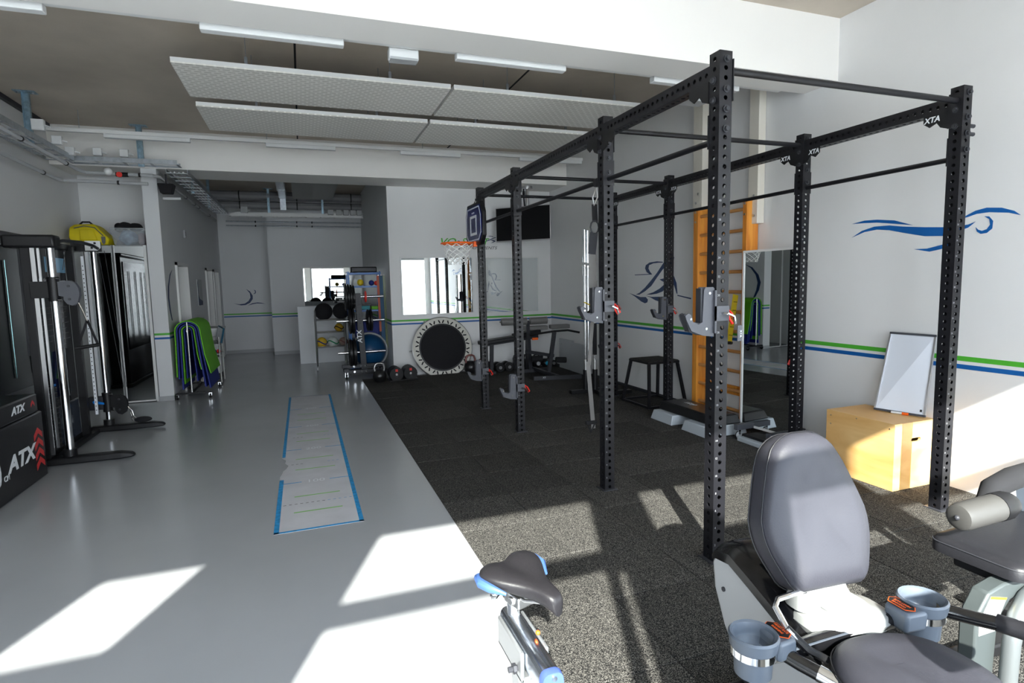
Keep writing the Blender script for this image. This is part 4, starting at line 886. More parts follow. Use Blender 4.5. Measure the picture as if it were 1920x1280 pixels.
def hmat(r, zl, zr, y0, y1, th, label, m, xc=-1.60, top=1.0, spread=0.05, grp='exercise mats on the rack'):
    """a mat folded over the rail: inverted U profile in XZ, extruded along Y"""
    q = thing('exercise_mat', label, 'exercise mat', (xc, (y0+y1)/2, top), 0, grp)
    outer, inner = [], []
    def path(rr):
        pts = [(xc - rr*(1.0 + spread*0), zl)]
        pts = [(xc - rr - spread*0.2, zl), (xc - rr, top - 0.15)]
        for k in range(9): a = PI - PI*k/8; pts.append((xc + rr*math.cos(a), top + rr*math.sin(a)*0.9))
        pts += [(xc + rr + spread*0.6, top-0.35), (xc + rr + spread*1.6, zr)]
        return pts
    P = path(r); Q = path(r-th)
    b = B(); bm = b.bm
    R0 = [[bm.verts.new((x, y, z)) for x, z in P] for y in (y0, y1)]; R1 = [[bm.verts.new((x, y, z)) for x, z in Q] for y in (y0, y1)]
    n = len(P)
    for i in range(n-1):
        bm.faces.new([R0[0][i], R0[0][i+1], R0[1][i+1], R0[1][i]]); bm.faces.new([R1[0][i], R1[1][i], R1[1][i+1], R1[0][i+1]])
        for e in (0, 1): bm.faces.new([R0[e][i], R1[e][i], R1[e][i+1], R0[e][i+1]])
    for i in (0, n-1): bm.faces.new([R0[0][i], R0[1][i], R1[1][i], R1[0][i]])
    b.obj('foam_sheet', m, q, bevel=0.003, angle=50); return q
hmat(0.055, 0.30, 0.25, 9.46, 10.38, 0.015, 'innermost dark blue exercise mat on the rack', MATB, spread=0.02)
hmat(0.085, 0.22, 0.42, 9.45, 10.38, 0.014, 'second innermost green exercise mat on the rack', MATG, spread=0.04)
hmat(0.115, 0.14, 0.16, 9.45, 10.38, 0.022, 'middle blue exercise mat on the rack', MATB, spread=0.05)
hmat(0.150, 0.30, 0.14, 9.44, 10.40, 0.020, 'outer blue exercise mat just under the top green one', MATB, spread=0.065)
q = hmat(0.170, 0.33, 0.36, 9.42, 10.40, 0.016, 'top green exercise mat with faint print, outermost on the rack', MATG, spread=0.065)
text('exercise', 0.07, 'mat_print', SILV, q, frame((-1.365, 9.82, 0.50), (0,1,0), (-0.10,0,1)), sx=1.3)
t = thing('wash_basin', 'white wash basin on the hall wall behind the mats', 'basin', (-1.65, 10.9, 0.78))
B().loft([[(-1.83,11.2,0.76),(-1.42,11.2,0.76),(-1.42,11.75,0.76),(-1.83,11.75,0.76)],[(-1.83,11.15,0.92),(-1.36,11.15,0.92),(-1.36,11.8,0.92),(-1.83,11.8,0.92)]]).obj('bowl', WHT, t, bevel=0.02)
B().tube([(-1.78, 11.45, 0.92), (-1.78, 11.45, 1.08), (-1.66, 11.45, 1.09)], 0.012, 8).obj('tap', CHROME, t)
t = thing('basin_cabinet', 'white cabinet under the wash basin', 'cabinet', (-1.62, 11.45, 0)); B().box(-1.825, 11.2, 0.12, -1.42, 11.75, 0.66).obj('cabinet_body', WHT, t, bevel=0.004); B().box(-1.80, 11.19, 0.15, -1.45, 11.2, 0.63).obj('door', WHT, t); B().box(-1.8,11.25,0,-1.45,11.7,0.12).obj('plinth', DKG, t)
t = thing('wall_picture', 'small pale poster with a dark figure hanging on the hall side wall', 'picture', (-1.828, 12.3, 1.3))
B().box(-1.829, 12.04, 1.295, -1.818, 12.54, 1.782).obj('poster_sheet', mat('poster_grey', (0.45,0.48,0.48), 0.5), t)
decal([[(12.04,1.30),(12.5,1.30),(12.54,1.37),(12.2,1.42),(12.08,1.50),(12.10,1.72),(12.04,1.78)]], lambda u, v, tt: (-1.818+tt, u, v), 'poster_figure', NAVYP, t)
t = thing('wall_switch', 'small grey device high on the hall left wall', 'switch', (-1.83, 11.5, 2.5)); B().box(-1.83, 11.1, 2.47, -1.80, 11.18, 2.60).obj('device_body', SILV, t, bevel=0.004); B().box(-1.80, 11.12, 2.5, -1.797, 11.16, 2.57).obj('device_front', DKG, t)
t = thing('side_trolley', 'grey metal trolley with bottles between mats and hall end', 'trolley', (-1.50, 10.9, 0))
for x in (-1.66, -1.36):
    for y in (10.68, 11.06): B().cyl((x, y, 0.03), (x, y, 0.80), 0.012, 8).obj('leg', STEEL, t)
for z in (0.50, 0.66): B().box(-1.67, 10.67, z, -1.35, 11.07, z+0.02).obj('tray', SILV, t)
B().box(-1.66, 10.68, 0.22, -1.37, 11.05, 0.46).obj('drawer_box', WHT, t, bevel=0.004)
for k, (dx, dy, h, r, m, lb) in enumerate(((0.06, 0.05, 0.14, 0.03, WHT, 'white soap bottle, leftmost on the trolley'), (0.16, 0.04, 0.17, 0.035, SILV, 'tall pale roll standing on the trolley'), (0.11, 0.16, 0.12, 0.03, BLKC, 'black bottle on the trolley top'))):
    q = thing('bottle', lb, 'bottle', (-1.66+dx, 10.70+dy, 0.68), 0, 'bottles on the trolley'); B().lathe([(0.001,0),(r,0),(r,h*0.75),(r*0.4,h*0.85),(r*0.4,h),(0.001,h)], (-1.66+dx, 10.70+dy, 0.68), 14).obj('bottle_body', m, q); B().disc((-1.66+dx, 10.70+dy, 0.68+h+0.01), (0,0,1), r*0.5, 0.02, 10).obj('cap', BLK2, q)
for k, (dx, m, lb) in enumerate(((0.04, YELP, 'small yellow ball in the lower trolley tray'), (0.12, BLKC, 'small black ball in the lower trolley tray'), (0.20, MATB, 'small blue ball in the lower trolley tray'), (0.26, RED, 'small red ball in the lower trolley tray'))):
    ball(-1.64+dx, 10.74, 0.555, 0.033, lb, m, grp='small balls in the trolley')
t = thing('paper_folder', 'teal folder leaning on the trolley', 'folder', (-1.38, 11.0, 0.68)); B().cb((-1.37, 10.98, 0.82), (0.03, 0.22, 0.26), (0.2, 0.15, 0.5)).obj('cover', mat('teal_board', (0.01,0.09,0.16), 0.5), t); B().cb((-1.375, 10.975, 0.82), (0.018, 0.20, 0.24), (0.2, 0.15, 0.5)).obj('papers', PRINTW, t)
# ================================================================== RIGHT WALL
t = thing('wall_bars', 'varnished wooden wall bars with round rungs on the right wall', 'wall bars', (4.42, 5.25, 0))
for y0, y1 in ((5.58, 5.66), (4.80, 4.86)):
    B().box(4.34, y0, 0.08, 4.49, y1, 2.40).obj('side_post', BARW, t, bevel=0.004)
for k in range(11): B().cyl((4.385, 4.86, 0.155+0.2155*k), (4.385, 5.58, 0.155+0.2155*k), 0.019, 12).obj('rung', RUNG, t)
B().box(4.46, 4.80, 0.3, 4.49, 5.66, 0.4).obj('rear_rail', BARW, t)
for y in (5.62, 4.83):
    for z in (2.36, 2.25): B().disc((4.336, y, z), (1,0,0), 0.012, 0.008, 8).obj('bolt', STEEL, t)
for nm, y0, y1, z0 in (('left', 5.60, 5.76, 2.30), ('right', 4.73, 4.86, 2.15)):
    t = thing('wall_batten', 'cream wall batten rising above the %s side of the wall bars' % nm, 'batten', (4.42, (y0+y1)/2, z0), 0, 'cream battens above the wall bars')
    B().box(4.405, y0, z0, 4.495, y1, ZC-0.002).obj('batten_board', CREAM, t, bevel=0.003)
    for k in range(3): B().disc((4.40, (y0+y1)/2 + (0.02 if k % 2 else -0.02), z0+0.08+0.1*k), (1,0,0), 0.014, 0.012, 8).obj('bolt', STEEL, t)
t = thing('elastic_band', 'yellow printed band hanging from a wall bar beside the wheeled mirror', 'resistance band', (4.36, 4.95, 1.4))
B().beam((4.33, 4.93, 1.42), (4.33, 5.02, 0.90), 0.006, 0.075, (0,1,0)).obj('band_strip', YELP, t)
B().cyl((4.33, 4.98, 0.90), (4.33, 5.07, 0.895), 0.018, 10).obj('band_end', BLKC, t)
for k in range(5): B().box(4.3245, 4.90+0.016*k, 1.34-0.09*k, 4.3265, 4.955+0.016*k, 1.346-0.09*k).obj('print_line', BLKC, t)
# wheeled mirror
t = thing('wheeled_mirror', 'tall white framed mirror on a wheeled stand before the wall bars', 'mirror', (4.2, 4.3, 0))
wheeled = t
my0, my1, mz0, mz1, mx = 4.03, 4.64, 0.115, 1.845, 4.20
B().box(mx, my0, mz0, mx+0.006, my1, mz1).obj('mirror_glass', MIRR, t)
B().box(mx+0.006, my0, mz0, mx+0.03, my1, mz1).obj('back_board', WHT, t)
B().box(mx-0.008, my0-0.02, mz0-0.02, mx+0.03, my0, mz1+0.02).box(mx-0.008, my1, mz0-0.02, mx+0.03, my1+0.02, mz1+0.02).box(mx-0.008, my0, mz0-0.02, mx+0.03, my1, mz0).box(mx-0.008, my0, mz1, mx+0.03, my1, mz1+0.02).obj('mirror_frame', WHTM, t)
for y in (4.50, 4.10):
    B().box(3.98, y-0.025, 0.095, 4.44, y+0.025, 0.15).obj('stand_foot', MIDG, t, bevel=0.003)
    for x in (4.02, 4.40):
        B().disc((x, y, 0.042), (0,1,0), 0.036, 0.022, 20).obj('castor_wheel', SILV, t); B().tube([(x + 0.037*math.cos(k*PI/9), y, 0.042 + 0.037*math.sin(k*PI/9)) for k in range(18)], 0.005, 6, closed=True).obj('tyre', BLK2, t)
        B().box(x-0.012, y-0.018, 0.05, x+0.012, y-0.013, 0.10).obj('castor_fork', CHROME, t)
B().box(mx+0.04, 4.08, 0.15, mx+0.07, 4.13, 1.2).box(mx+0.04, 4.47, 0.15, mx+0.07, 4.52, 1.2).obj('stand_post', MIDG, t)
# aerobic step
t = thing('aerobic_step', 'long black and grey aerobic step platform below the wall bars', 'step platform', (3.98, 5.1, 0))
B().loft([[(3.80,4.62,0.115),(4.16,4.62,0.115),(4.16,5.56,0.115),(3.80,5.56,0.115)],[(3.83,4.66,0.205),(4.14,4.66,0.205),(4.14,5.54,0.205),(3.83,5.54,0.205)]]).obj('platform', BLK2, t, bevel=0.012)
pf = B().box(3.85, 4.68, 0.205, 4.12, 5.52, 0.209).obj('rubber_top', mat('grooved_rubber', (0.03,0.03,0.032), 0.3), t)
text('step', 0.11, 'step_print', SILV, t, frame((3.99, 5.25, 0.210), (0,-1,0), (1,0,0)), shear=0.2)
for y0 in (4.60, 5.17):
    B().loft([[(3.70,y0,0.008),(4.22,y0,0.008),(4.22,y0+0.40,0.008),(3.70,y0+0.40,0.008)],[(3.73,y0+0.02,0.112),(4.20,y0+0.02,0.112),(4.20,y0+0.38,0.112),(3.73,y0+0.38,0.112)]]).obj('riser', mat('pale_grey_plastic',(0.42,0.46,0.50),0.4), t, bevel=0.008, label='pale grey riser')
t = thing('second_step', 'pale grey step piece lying under the wheeled mirror stand', 'step platform', (4.0, 4.25, 0))
B().box(3.93, 4.09, 0.008, 4.32, 4.42, 0.05).obj('riser', MATS['pale_grey_plastic'], t, bevel=0.006); B().box(3.99, 4.12, 0.05, 4.28, 4.40, 0.075).obj('rubber_top', BLK2, t, bevel=0.004)
# plyometric stool
t = thing('jump_stool', 'black steel jump stool with square top near the painted skier', 'stool', (4.2, 6.27, 0))
tp = [(4.01, 6.07), (4.43, 6.07), (4.43, 6.49), (4.01, 6.49)]; bp = [(3.93, 5.94), (4.47, 5.94), (4.47, 6.56), (3.93, 6.56)]
B().box(3.99, 6.05, 0.545, 4.45, 6.51, 0.575).obj('top', BLK2, t, bevel=0.006)
B().box(4.0, 6.06, 0.575, 4.44, 6.50, 0.582).obj('rubber_top', RUB, t)
for (a, b_), (c, d) in zip(tp, bp): B().beam((a, b_, 0.545), (c, d, 0.012), 0.032, 0.032, (0,1,0)).obj('leg', BLK, t)
b = B()
for k in range(4): p = bp[k]; q = bp[(k+1) % 4]; b.beam((p[0], p[1], 0.03), (q[0], q[1], 0.03), 0.025, 0.025)
b.obj('foot_rails', BLK, t)
# plywood box and whiteboard
t = thing('plywood_box', 'plywood jump box with hand slot standing beside the front right rig post', 'plyo box', (4.22, 3.18, 0))
bx = (4.00, 4.43, 2.89, 3.47, 0.008, 0.51)
th = 0.018
B().box(bx[0], bx[2], bx[5]-th, bx[1], bx[3], bx[5]).obj('top_board', PLY, t)
B().box(bx[0], bx[2]+th, bx[4], bx[0]+th, bx[3]-th, bx[5]-th).obj('side_board', PLY, t); B().box(bx[1]-th, bx[2]+th, bx[4], bx[1], bx[3]-th, bx[5]-th).obj('side_board', PLY, t)
def slotboard(y):
    b = B(); x0, x1, z0, z1 = bx[0], bx[1], bx[4], bx[5]-th; cx, cz, hw, hh = 4.225, 0.375, 0.05, 0.0155
    n = 8; hole = []
    for k in range(n+1): a = -PI/2 + PI*k/n; hole.append((cx+hw-hh+hh*math.cos(a), cz+hh*math.sin(a)))
    for k in range(n+1): a = PI/2 + PI*k/n; hole.append((cx-hw+hh+hh*math.cos(a), cz+hh*math.sin(a)))
    b.box(x0, y, z0, x1, y+th, cz-hh).box(x0, y, cz+hh, x1, y+th, z1)
    R_ = hole[:n+1]; Lh = hole[n+1:]
    b.prism(R_ + [(x1, cz+hh), (x1, cz-hh)], lambda u, v, tt: (u, y+tt, v), 0, th); b.prism(Lh + [(x0, cz-hh), (x0, cz+hh)], lambda u, v, tt: (u, y+tt, v), 0, th)
    b.obj('end_board', PLY, t)
slotboard(bx[2]); slotboard(bx[3]-th)
for (x, y, z) in [(3.999, 2.93, 0.47), (3.999, 3.43, 0.47), (3.999, 3.2, 0.49), (3.999, 3.43, 0.40)]: B().disc((x, y, z), (1,0,0), 0.005, 0.003, 8).obj('screw', STEEL, t)
t = thing('whiteboard', 'small aluminium framed whiteboard leaning against the wall on the plywood box', 'whiteboard', (4.38, 3.12, 0.51))
P00 = Vector((4.305, 3.290, 0.513)); P10 = Vector((4.395, 2.940, 0.513)); P01 = Vector((4.465, 3.30, 1.135)); P11 = Vector((4.478, 2.935, 1.125))
P11 = P10 + (P01 - P00)
if P11.x > 4.485: P11.x = 4.485
un = (P10-P00).cross(P01-P00).normalized()
if un.x > 0: un = -un
def wbp(u, v, d): return P00*(1-u)*(1-v) + P10*u*(1-v) + P01*(1-u)*v + P11*u*v + un*d
def slab(u0, u1, v0, v1, d0, d1, nm, m, **k):
    return B().loft([[wbp(u0,v0,d0), wbp(u1,v0,d0), wbp(u1,v1,d0), wbp(u0,v1,d0)], [wbp(u0,v0,d1), wbp(u1,v0,d1), wbp(u1,v1,d1), wbp(u0,v1,d1)]]).obj(nm, m, t, **k)
slab(0.02, 0.98, 0.01, 0.99, 0.002, 0.008, 'writing_surface', WHITEB)
slab(0, 1, 0, 0.025, 0, 0.016, 'frame_rail', MIDG); slab(0, 1, 0.975, 1, 0, 0.016, 'frame_rail', MIDG); slab(0, 0.035, 0.025, 0.975, 0, 0.016, 'frame_rail', ALU); slab(0.965, 1, 0.025, 0.975, 0, 0.016, 'frame_rail', ALU)
slab(0.88, 0.92, 0.055, 0.085, 0.008, 0.009, 'maker_mark', DKG)
t = thing('marker_pen', 'white marker pen with orange cap lying in front of the whiteboard', 'marker', (4.33, 3.10, 0.51))
B().cyl((4.315, 3.155, 0.520), (4.340, 3.085, 0.520), 0.009, 12).obj('barrel', WHT, t); B().cyl((4.340, 3.085, 0.520), (4.353, 3.045, 0.520), 0.0105, 12).obj('cap', ORANGE, t)
t = thing('black_bag', 'small black item on the floor behind the plywood box', 'bag', (4.40, 3.62, 0))
B().box(4.28, 3.54, 0.008, 4.46, 3.72, 0.10).obj('bag_body', BLKC, t, bevel=0.02); B().tube([(4.31,3.63,0.10),(4.33,3.63,0.14),(4.41,3.63,0.14),(4.43,3.63,0.10)], 0.006, 6).obj('handle', BLKC, t)

# ================================================================== LEFT SIDE
# alcove cabinet with mirror doors
MIRD = mat('tinted_mirror_glass', (0.50, 0.52, 0.52), 0.01, 1.0)
t = thing('mirror_cabinet', 'tall cabinet with mirror doors filling the alcove beside the column', 'cabinet', (-2.53, 9.9, 0))
B().box(-3.04, 9.50, 0.02, -2.035, 10.38, 2.235).obj('carcass', SILV, t)
for x0, x1 in ((-2.43, -2.06), (-2.76, -2.45), (-3.03, -2.78)):
    d = B().box(x0+0.012, 9.455, 0.03, x1-0.012, 9.475, 2.22).obj('mirror_door', MIRD, t)
    B().box(x0, 9.45, 0.01, x0+0.012, 9.48, 2.235).box(x1-0.012, 9.45, 0.01, x1, 9.48, 2.235).box(x0, 9.45, 0.01, x1, 9.48, 0.03).obj('door_frame', WHTM if x1 > -2.1 else SILV, t)
B().box(-2.06, 9.45, 0.0, -2.035, 9.5, 2.235).obj('end_frame', WHTM, t)
B().box(-2.755, 9.40, 0.02, -2.72, 9.45, 2.2).obj('height_scale', PRINTW, t, label='white printed height scale')
t = thing('yellow_bag', 'bright yellow bag lying on top of the cabinet by the left wall', 'bag', (-2.68, 9.65, 2.24))
B().loft([[(-2.90,9.46,2.24),(-2.49,9.46,2.24),(-2.49,9.84,2.24),(-2.90,9.84,2.24)],[(-2.93,9.44,2.34),(-2.47,9.44,2.33),(-2.47,9.86,2.33),(-2.93,9.86,2.34)],[(-2.93,9.47,2.47),(-2.62,9.47,2.50),(-2.62,9.84,2.50),(-2.93,9.84,2.47)],[(-2.88,9.52,2.52),(-2.66,9.52,2.53),(-2.66,9.80,2.53),(-2.88,9.80,2.52)]]).obj('bag_body', YEL, t, bevel=0.02)
B().loft([[(-2.80,9.425,2.30),(-2.60,9.425,2.30),(-2.60,9.45,2.30),(-2.80,9.45,2.30)],[(-2.80,9.425,2.44),(-2.64,9.43,2.45),(-2.64,9.46,2.45),(-2.80,9.46,2.44)]]).obj('side_pocket', YEL, t, bevel=0.01)
B().tube([(-2.86,9.44,2.46),(-2.74,9.43,2.49),(-2.62,9.43,2.47),(-2.53,9.44,2.36)], 0.007, 6).obj('zip', GREYP, t)
B().tube([(-2.84,9.6,2.52),(-2.80,9.6,2.56),(-2.72,9.6,2.56),(-2.68,9.6,2.52)], 0.012, 6).obj('carry_handle', BLKC, t)
B().prism([(-2.555,2.35),(-2.505,2.35),(-2.51,2.27),(-2.53,2.24),(-2.55,2.27)], lambda u,v,tt:(u,9.432+tt,v), 0, 0.004).obj('bag_emblem', GREYP, t)
t = thing('clear_crate', 'clear plastic crate filled with cloths on top of the cabinet', 'crate', (-2.22, 9.7, 2.24))
b = B(); zz0, zz1 = 2.24, 2.47; o0 = (-2.42, -2.06, 9.50, 9.9); o1 = (-2.455, -2.04, 9.47, 9.93)
b.loft([[(o0[0],o0[2],zz0),(o0[1],o0[2],zz0),(o0[1],o0[3],zz0),(o0[0],o0[3],zz0)],[(o1[0],o1[2],zz1),(o1[1],o1[2],zz1),(o1[1],o1[3],zz1),(o1[0],o1[3],zz1)]], cap=False); b.obj('crate_shell', CLEAR, t)
B().tube([(o1[0],o1[2],zz1),(o1[1],o1[2],zz1),(o1[1],o1[3],zz1),(o1[0],o1[3],zz1)], 0.007, 6, closed=True).obj('crate_rim', SILV, t)
def lump(name, label, c, r, m, seed, cat='cloth', grp=None):
    t = thing(name, label, cat, (c[0], c[1], c[2]-r[2]), 0, grp); rr = random.Random(seed); b = B(); b.sphere(c, 1.0, 18, 12, r)
    for v in b.bm.verts:
        d = v.co - Vector(c); f = 1 + 0.14*math.sin(d.x*38+seed) * math.cos(d.y*31+seed*2) + 0.08*math.sin(d.z*55+seed); v.co = Vector(c) + d*f
    b.obj('folded_fabric', m, t); return t
lump('folded_cloth', 'pale blue cloth filling the clear crate', (-2.29, 9.70, 2.355), (0.11, 0.15, 0.105), CLOTH1, 3)
lump('folded_cloth', 'pinkish cloth at the right inside the clear crate', (-2.12, 9.70, 2.33), (0.05, 0.14, 0.085), mat('pink_cloth', (0.42,0.28,0.30), 0.8), 5)
for k, (x, z, s_) in enumerate(((-2.30, 2.515, 0.10), (-2.17, 2.50, 0.085), (-2.38, 2.49, 0.06))):
    lump('boxing_pad', ['largest', 'middle-sized', 'smallest'][k] + ' black padded item on top of the clear crate', (x, 9.62, z), (s_, 0.09, 0.055), BLKC, 9+k, 'pad', 'black pads in the crate')

# functional trainer
t = thing('cable_trainer', 'black cable trainer with chrome columns and two pulley carriages at left', 'cable machine', (-2.3, 6.9, 0))
def foot(y):
    B().loft([[(-2.42,y-0.05,0.01),(-2.42,y+0.05,0.01),(-2.42,y+0.05,0.075),(-2.42,y-0.05,0.075)],[(-1.72,y-0.05,0.01),(-1.72,y+0.05,0.01),(-1.72,y+0.05,0.075),(-1.72,y-0.05,0.075)],[(-1.63,y-0.04,0.015),(-1.63,y+0.04,0.015),(-1.63,y+0.04,0.06),(-1.63,y-0.04,0.06)],[(-1.60,y-0.025,0.02),(-1.60,y+0.025,0.02),(-1.60,y+0.025,0.045),(-1.60,y-0.025,0.045)]]).obj('base_foot', BLK2, t, bevel=0.012)
foot(6.33); foot(7.64)
B().box(-2.44, 6.3, 0.01, -2.36, 7.66, 0.07).obj('base_beam', BLK2, t); B().box(-2.30, 6.4, 0.01, -2.24, 7.6, 0.05).obj('base_beam', BLK2, t)
cols = [(-2.125, 6.36, 2.00), (-2.165, 7.67, 2.04)]
for x, y, z in cols:
    B().cyl((x, y, 0.10), (x, y, z), 0.034 if y < 7 else 0.028, 20).obj('chrome_column', CHROME, t); B().cyl((x, y, 0.06), (x, y, 0.14), 0.055, 18).obj('column_socket', BLK2, t)
for y, m in ((6.36, BLK2), (7.40, BLK2)):
    B().box(-2.34, y-0.03, 0.02, -2.27, y+0.03, 2.08).obj('frame_upright', m, t, bevel=0.004)
B().box(-2.265, 6.33, 0.10, -2.235, 6.345, 2.02).box(-2.225, 6.36, 0.16, -2.205, 6.375, 2.0).obj('guide_rail', STEEL, t)
B().box(-2.215, 7.42, 0.25, -2.19, 7.44, 1.98).obj('guide_rail', PRINTW, t, label='white numbered rail')
for k in range(36): B().disc((-2.2025, 7.417, 0.30+0.045*k), (0,1,0), 0.006, 0.003, 6).obj('rail_hole', DKG, t)
B().box(-2.45, 6.28, 2.0, -2.06, 6.44, 2.115).obj('top_housing', BLK2, t, bevel=0.02)
B().box(-2.45, 6.44, 2.04, -2.30, 7.75, 2.10).obj('top_beam', BLK2, t, bevel=0.008); B().box(-2.35, 7.60, 2.045, -2.10, 7.74, 2.15).obj('top_housing', BLK2, t)
B().prism([(-2.215,2.05),(-2.10,2.05),(-2.07,2.08),(-2.07,2.155),(-2.215,2.155)], lambda u,v,tt:(u,7.60+tt,v), -0.012, 0).obj('end_plate', WHT, t, label='white end plate')
for x_, z_ in ((-2.12, 2.13), (-2.15, 2.08)): B().disc((x_, 7.585, z_), (0,1,0), 0.012, 0.01, 10).obj('bolt', DKG, t)
B().tube([(-2.14, 6.45, 2.06), (-2.10, 6.62, 2.085), (-2.04, 6.9, 2.09), (-2.0, 7.1, 2.07), (-2.08, 7.52, 2.07)], 0.016, 10).obj('handle_bar', DKG, t)
def carriage(x, y, z, s_, lever):
    B().cyl((x, y, z-0.10), (x, y, z+0.12), 0.048, 18).obj('carriage_sleeve', BLK2, t)
    B().box(x-0.17, y-0.035, z-0.07, x-0.02, y+0.035, z+0.08).obj('carriage_block', BLK2 if not lever else DKG, t, bevel=0.005)
    poly = [(0.03, 0.075), (0.13, 0.085), (0.175, 0.06), (0.20, 0.01), (0.20, -0.05), (0.18, -0.12), (0.14, -0.145), (0.10, -0.13), (0.075, -0.09), (0.075, -0.06), (0.03, -0.05)]
    B().prism([(u*s_, v*s_) for u, v in poly], lambda u, v, tt: (x+u, y-0.02+tt, z+v), -0.006, 0.0).obj('pulley_plate', MIDG if not lever else BLK2, t)
    B().prism([(u*s_, v*s_) for u, v in poly], lambda u, v, tt: (x+u, y+0.02+tt, z+v), 0.0, 0.006).obj('pulley_plate', MIDG if not lever else BLK2, t)
    B().disc((x+0.13*s_, y, z-0.02), (0,1,0), 0.05*s_, 0.03, 18).obj('pulley_wheel', BLK2, t)
    for u, v in ((0.12, 0.035), (0.12, -0.085)): B().disc((x+u*s_, y-0.028, z+v*s_), (0,1,0), 0.012, 0.008, 8).obj('bolt', DKG, t)
    B().cyl((x+0.04, y-0.05, z+0.10), (x+0.07, y-0.05, z+0.10), 0.008, 8).cyl((x+0.04, y-0.05, z-0.09), (x+0.07, y-0.05, z-0.09), 0.008, 8).obj('pop_pin', CHROME, t)
    if lever: B().prism([(-0.13,0.03),(-0.11,0.045),(-0.02,0.01),(-0.02,-0.01),(-0.12,0.005)], lambda u, v, tt: (x+u, y-0.05+tt, z+v), 0, 0.012).obj('lever', mat('blue_lever',(0.0,0.18,0.6),0.4), t, label='blue lever')
carriage(-2.125, 6.36, 1.62, 1.0, False); carriage(-2.165, 7.67, 0.33, 1.0, True)
B().tube([(-2.01, 6.355, 1.98), (-2.04, 6.355, 1.8)], 0.003, 5).tube([(-2.10, 7.60, 2.05), (-1.99, 7.66, 0.5)], 0.003, 5).tube([(-2.04, 7.60, 2.05), (-1.96, 7.66, 0.5)], 0.003, 5).obj('steel_cable', DKG, t)
B().tube([(-1.97, 7.66, 0.27), (-1.93, 7.66, 0.22), (-1.91, 7.66, 0.12), (-1.93, 7.66, 0.10), (-1.945, 7.66, 0.2)], 0.005, 6).obj('snap_hook', CHROME, t)
# weight stack tower seen between the columns
B().box(-2.42, 6.70, 0.08, -2.34, 7.36, 0.45).obj('stack_cover', mat('blue_black_gloss', (0.02,0.03,0.05), 0.12), t)
B().box(-2.42, 6.70, 0.47, -2.34, 7.36, 1.02).obj('stack_cover', GLOSSB, t)
cd = B().box(-2.42, 6.50, 1.02, -2.34, 7.36, 2.04).obj('instruction_board', mat('charcoal_board', (0.02,0.022,0.026), 0.25), t)
B().box(-2.3395, 6.84, 1.80, -2.337, 7.34, 1.95).obj('board_print_and_reflection', SKYB, cd, label='painted pale blue sky reflection');  # reflection of the sky, painted on as a flat pale blue panel
for a, b_ in ((6.60, 6.78), (6.98, 7.10), (7.13, 7.27)): B().box(-2.3395, a, 1.57, -2.337, b_, 1.63).obj('board_print_and_reflection', mat('bright_blue_print', (0.02,0.25,0.62), 0.3), cd, label='bright blue picture')
text('RELEASER', 0.055, 'board_letters', PRINTW, cd, frame((-2.336, 6.80, 1.695), (0,1,0), (0,0,1)), shear=0.2, bold=0.0012, sx=1.2)
text('TTS GLIDE', 0.035, 'board_letters', PRINTW, cd, frame((-2.336, 7.22, 1.695), (0,1,0), (0,0,1)), bold=0.001, sx=1.1)
for k in range(7): B().box(-2.3395, 6.6, 1.12+0.055*k, -2.3385, 7.30-0.03*(k % 3), 1.124+0.055*k).obj('board_line', GREYP, cd)
for k in range(12): B().box(-2.40, 6.50, 0.10+0.05*k, -2.28, 6.66, 0.143+0.05*k).obj('stack_weight', BLK2, t, bevel=0.004)
B().box(-2.275, 6.55, 0.71, -2.265, 6.60, 0.73).obj('selector_pin', mat('blue_lever',(0,0,0)), t, label='blue selector pin')
q = thing('pull_stirrup', 'black stirrup handle hanging from the upper pulley of the cable trainer', 'handle', (-1.90, 6.36, 1.5))
B().tube([(-1.945, 6.35, 1.50), (-1.92, 6.35, 1.43), (-1.90, 6.35, 1.36), (-1.89, 6.35, 1.33)], 0.006, 6).obj('snap_hook', CHROME, q)
B().beam((-1.89, 6.35, 1.34), (-1.985, 6.35, 1.085), 0.02, 0.004, (0,1,0)).beam((-1.89, 6.35, 1.34), (-1.825, 6.35, 1.11), 0.02, 0.004, (0,1,0)).obj('strap', BLKC, q)
B().cyl((-2.0, 6.35, 1.08), (-1.81, 6.35, 1.105), 0.017, 12).obj('grip', BLK2, q)
q = thing('ankle_cuff', 'black cuff hanging by a carabiner above the far foot of the cable trainer', 'cuff', (-1.86, 7.64, 0.075)); 
B().sphere((-1.82, 7.64, 0.11), 0.09, 16, 10, (1, 0.5, 0.38)).obj('cuff_body', BLKC, q); B().tube([(-1.93, 7.64, 0.13), (-1.91, 7.64, 0.16), (-1.89, 7.64, 0.13), (-1.91, 7.64, 0.10)], 0.005, 6, closed=True).obj('ring', STEEL, q)
# dark machine housing at the left edge
t = thing('machine_housing', 'tall gloss black machine housing with pale guide rods at the left edge', 'exercise machine', (-2.9, 6.6, 0))
B().box(-3.03, 5.35, 0.06, -2.765, 7.85, 2.16).obj('housing_body', BLK2, t, bevel=0.01)
B().box(-2.765, 5.45, 0.62, -2.755, 7.75, 2.08).obj('smoked_panel', mat('smoked_plastic', (0.004,0.005,0.006), 0.25, spec=0.08), t)
B().box(-3.04, 5.3, 2.16, -2.72, 7.95, 2.215).obj('top_cap', BLK2, t, bevel=0.02)
B().box(-3.04, 5.3, 0.0, -2.73, 7.9, 0.06).obj('base_frame', BLK2, t, bevel=0.005)
for y, z0 in ((7.08, 0.75), (7.48, 0.75), (6.7, 0.75), (6.4, 0.8)): B().cyl((-2.745, y, z0), (-2.745, y, 1.93), 0.006, 8).obj('guide_rod', TEALR, t)
